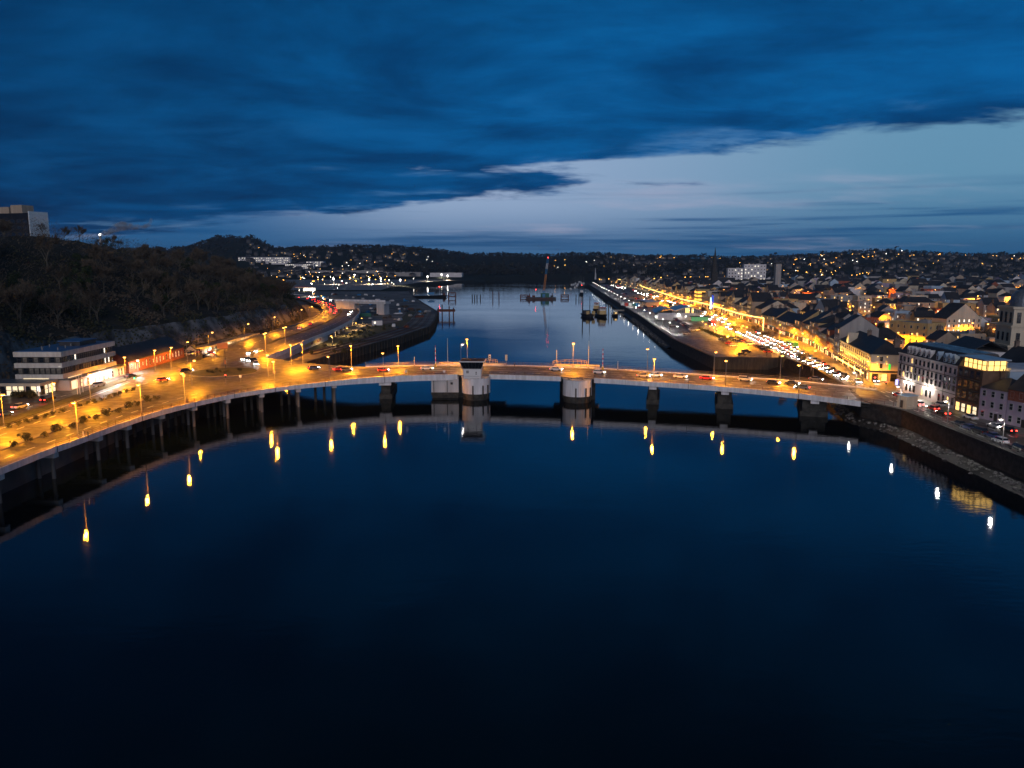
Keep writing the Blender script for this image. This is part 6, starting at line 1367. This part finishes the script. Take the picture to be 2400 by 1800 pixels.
for px, py in ((755, 641), (772, 640), (787, 641), (831, 644), (865, 654), (893, 653), (733, 678), (782, 654), (1002, 648), (1035, 643), (1049, 646), (834, 628), (872, 621), (923, 621), (962, 633), (938, 656)):
    p = at(px, py, 14); o = thing('floodlight_mast', 'bright white floodlight mast over the retail car parks and wharf', 'floodlight', (p.x, p.y, 4), 0, 'floodlights over the far wharf'); MB().tube((0, 0, 0), (0, 0, 10), .25, .18, 6).build('mast', M['steel'], o); MB().box((0, 0, 10.3), (2.2, .5, .5)).build('cross_arm', M['steel'], o); MB().ball((0, -.6, 10), 1.3, .8, 8, 5).build('lamp', E['led'] if px != 834 else E['farsod'], o)
    l = ob('flood', LD['flood'] if 'flood' in LD else LD.setdefault('flood', spot_data('flood_light', (1, .82, .58), 90000, 165, .6, .6)), o, (0, -.6, 8.4))
for px, py in TOWN_LAMPS:
    wht = py < 645; p = at(px, py, 13 if not wht else 16); lamp(Vector((p.x, p.y, 5)), 8 if not wht else 11, [(.8, 0)], 'sodlow' if not wht else 'led', ('orange street lamp between buildings ' + min(MARKS, key=lambda q: (q[0] - p.x) ** 2 + (q[1] - p.y) ** 2)[2]) if not wht else 'bright white yard lamp beyond the town roofs', 'lamps between the town buildings' if not wht else 'yard lamps beyond the town')
# ------------------------------------------------------------------ steam plume behind the hill
sm = MB(); pts = [(0, 0, 0, 2.2), (8, 0, 3.5, 3.4), (17, 0, 7.5, 4.6), (27, 0, 10.5, 5.6), (38, 0, 10, 4.2), (50, 0, 9, 2.2), (58, 0, 12, 2.6), (61, 0, 18, 2.8)]
n_ = 10; vs = []; fs = []
for x, y, z, r in pts:
    for k in range(n_): a = 6.28318 * k / n_; vs.append((x - r * .3 * math.sin(a), y + r * math.cos(a), z + r * math.sin(a)))
for i in range(len(pts) - 1): fs += [(i * n_ + k, i * n_ + (k + 1) % n_, (i + 1) * n_ + (k + 1) % n_, (i + 1) * n_ + k) for k in range(n_)]
fs += [tuple(range(n_))[::-1], tuple((len(pts) - 1) * n_ + k for k in range(n_))]; sm.add(vs, fs)
vm = bpy.data.materials.new('steam'); vm.use_nodes = True; nt = vm.node_tree; nt.nodes.clear(); g = G(nt); out = g.n('ShaderNodeOutputMaterial'); pv = g.n('ShaderNodeVolumePrincipled'); g.l(pv.outputs[0], out.inputs['Volume'])
tc = g.n('ShaderNodeTexCoord'); dn = g.m('MULTIPLY', g.ss(g.noise(tc.outputs['Object'], .16, 4, .6), .38, .7), .32); g.l(dn, pv.inputs['Density']); pv.inputs['Color'].default_value = (.9, .88, .9, 1)
p = Vector((-.527 * 900, 900, 48 + 57 / 1800 * 900)); stuff(tag(sm.build('steam_plume', vm, None, p), 'thin pale steam plume drifting right behind the wooded hill', 'steam'))
chy = thing('chimney_stack', 'slim chimney with a white light at the foot of the steam plume', 'chimney', (p.x, p.y, 5)); MB().tube((0, 0, 0), (0, 0, p.z - 5), 2, 1.4, 12).build('stack', M['concrete'], chy); MB().ball((0, 0, p.z - 4.5), 1.1, 1, 8, 5).build('beacon', E['led'], chy)

# ------------------------------------------------------------------ promenade beyond the wave roofed hall
for k in range(54):
    y = random.uniform(640, 1320); x = lerp(table([(600, 106), (900, 120), (1396, 144)], y), table([(600, 136), (900, 154), (1400, 162)], y), random.choice((.12, .3, .36, .6, .66, .9))); c_ = random.choice(cl6)
    car(random.choice(('hatchback', 'suv', 'saloon')), c_, Vector((x, y, 5.05)), R(random.choice((8, 188))), random.random() < .12, 'small car parked on the long quay car park beyond the wave roofed hall', 'cars parked along the far quay', False)
for k in range(18):
    y = 640 + k * 40; lamp(Vector((table([(600, 103), (900, 117), (1396, 141)], y), y, 5.03)), 6, [(.5, 0)], 'led', 'white lamp on the long far quay car park', 'white lamps along the far quay', light=k % 2 == 0 and y < 1100)
for k in range(8):
    y = 660 + k * 80; put_tree(random.choice(BT), (table([(600, 132), (900, 150), (1400, 158)], y), y, 5.03), random.uniform(.4, .6), 'bare tree among the cars on the far quay', 'trees on the far quay')
for k, c_ in enumerate(('whitep', 'redp', 'whitep', 'greenp', 'bluep', 'tan')):
    o = thing('site_cabin', f'{("white", "red", "plain white", "green", "blue", "tan")[k]} box cabin in the row at the quay edge before the marina', 'cabin', at(1462 + k * 9, 716 + k * .6, 5.05), R(6), 'cabins at the quay edge'); MB().box((0, 0, 1.5), (5.6, 3, 3)).build('body', M[c_], o); MB().box((0, 0, 3.08), (5.8, 3.2, .16)).build('roof', M['felt'], o); window(o, 1.2, -1.54, 1.8, 1.4, 1.1, 'dark')
qs = thing('quay_shed', 'long low dark roofed quay building beyond the site cabins', 'shed', (131, 742, 5), R(-88)); MB().box((0, 0, 2), (38, 12, 5)).build('wall', M['tan'], qs); MB().box((0, 0, 4.7), (40, 14, .5)).build('roof', M['zinc'], qs)
for k in range(9): window(qs, -16 + k * 4, -6.06, 2, 2.2, 2.2, 'warm' if k % 4 == 1 else 'dark')
# plaza planting and pavilion roof by the wave hall
gp = thing('green_lit_kiosk', 'low glazed kiosk glowing green beside the wave roofed hall', 'kiosk', at(1640, 752, 5.05), R(-10)); MB().box((0, 0, 3.2), (14, 7, .4)).build('roof', M['slate'], gp); MB().box((0, 0, 1.4), (12, 5, 2.8)).build('glazed_wall', glow('green_glass', (.10, .42, .16), .55), gp)
for k in range(7): MB().box((-6 + k * 2, -2.6, 1.5), (.16, .16, 3)).build('post', M['steel'], gp)
# railings on the quay edge
def rail_run(pts, z, label, step=3.0):
    o = thing('quay_railing', label, 'railing'); P3 = [Vector((x, y, z)) for x, y in pts]
    for hz in (.55, 1.1): MB().path([p + Vector((0, 0, hz)) for p in P3], .05, 4).build('rail', M['steel'], o)
    pm_ = CACHE.setdefault('qpost', MB().box((0, 0, .55), (.09, .09, 1.15)).mesh('post', M['steel']))
    for a, b in zip(P3, P3[1:]):
        n_ = max(1, int((b - a).length / step))
        for t in range(n_): ob('post', pm_, o, a.lerp(b, t / n_))
rail_run([(118, 338.6), (91, 340.6)], 5.4, 'steel railing along the car park end above the dark quay wall', 2.6)
rail_run([(91, 341), (89.4, 423), (100.4, 600)], 5.4, 'steel railing along the river edge of the quay car park', 5)
rail_run([(110.9, 160), (113.5, 216)], 6.2, 'steel railing on the embankment wall by the parked cars', 3)
# planted hedge between car park and plaza
for k in range(26):
    p = at(1640 + k * 2.5, 772 + k * 1.05, 5.05); shrub(p, 1.0, 'clipped hedge shrub along the car park fence', 'car park hedge')

# filling station and cluster of lights where the approach road leaves
fs_ = thing('filling_station', 'brightly lit filling station canopy with red edge beyond the approach road', 'filling station', (-300, 1115, 4.4), R(-12)); MB().box((0, 0, 5.6), (22, 12, .9)).build('canopy', M['redp'], fs_); MB().box((0, 0, 5.05), (21, 11, .1)).build('canopy_lights', E['shop'], fs_); MB().box((4, 9, 2), (16, 6, 4)).build('shop', E['winc'], fs_)
for x in (-8, 0, 8): MB().box((x, 0, 2.5), (.6, .6, 5)).build('post', M['whitep'], fs_); ob('canopy_light', LD['flood'], fs_, (x, 0, 4.9))
for k in range(34):
    y = random.uniform(1120, 1750); x = random.uniform(-.335, -.15) * y
    if x > -210: continue
    far_lamp(x, y, random.choice(('farsod', 'farsod', 'farled')), 'lamp over the retail park beyond the rail yard', 'lamps over the retail park', z=4.2, s=1.9)
for k in range(10):
    y = random.uniform(1170, 1740); x = random.uniform(-.30, -.155) * y
    car(random.choice(('hatchback', 'suv', 'saloon')), random.choice(cl6), Vector((x, y, 4.22)), R(random.choice((0, 90, 180, 270))), random.random() < .4, 'tiny car in the retail park beyond the rail yard', 'cars in the retail park', False)

# ------------------------------------------------------------------ evening haze
hz_ = MB(); hz_.box((0, 3300, 98), (13000, 7400, 200)); hzm = bpy.data.materials.new('haze_air'); hzm.use_nodes = True; nt = hzm.node_tree; nt.nodes.clear(); g = G(nt); out = g.n('ShaderNodeOutputMaterial'); pv = g.n('ShaderNodeVolumePrincipled'); g.l(pv.outputs[0], out.inputs['Volume'])
pv.inputs['Density'].default_value = 0.00006; pv.inputs['Color'].default_value = (.72, .84, 1.0, 1); pv.inputs['Anisotropy'].default_value = 0.3
stuff(tag(hz_.build('haze', hzm), 'thin blue evening haze lying over the river valley', 'haze'))
scene.cycles.volume_bounces = 0
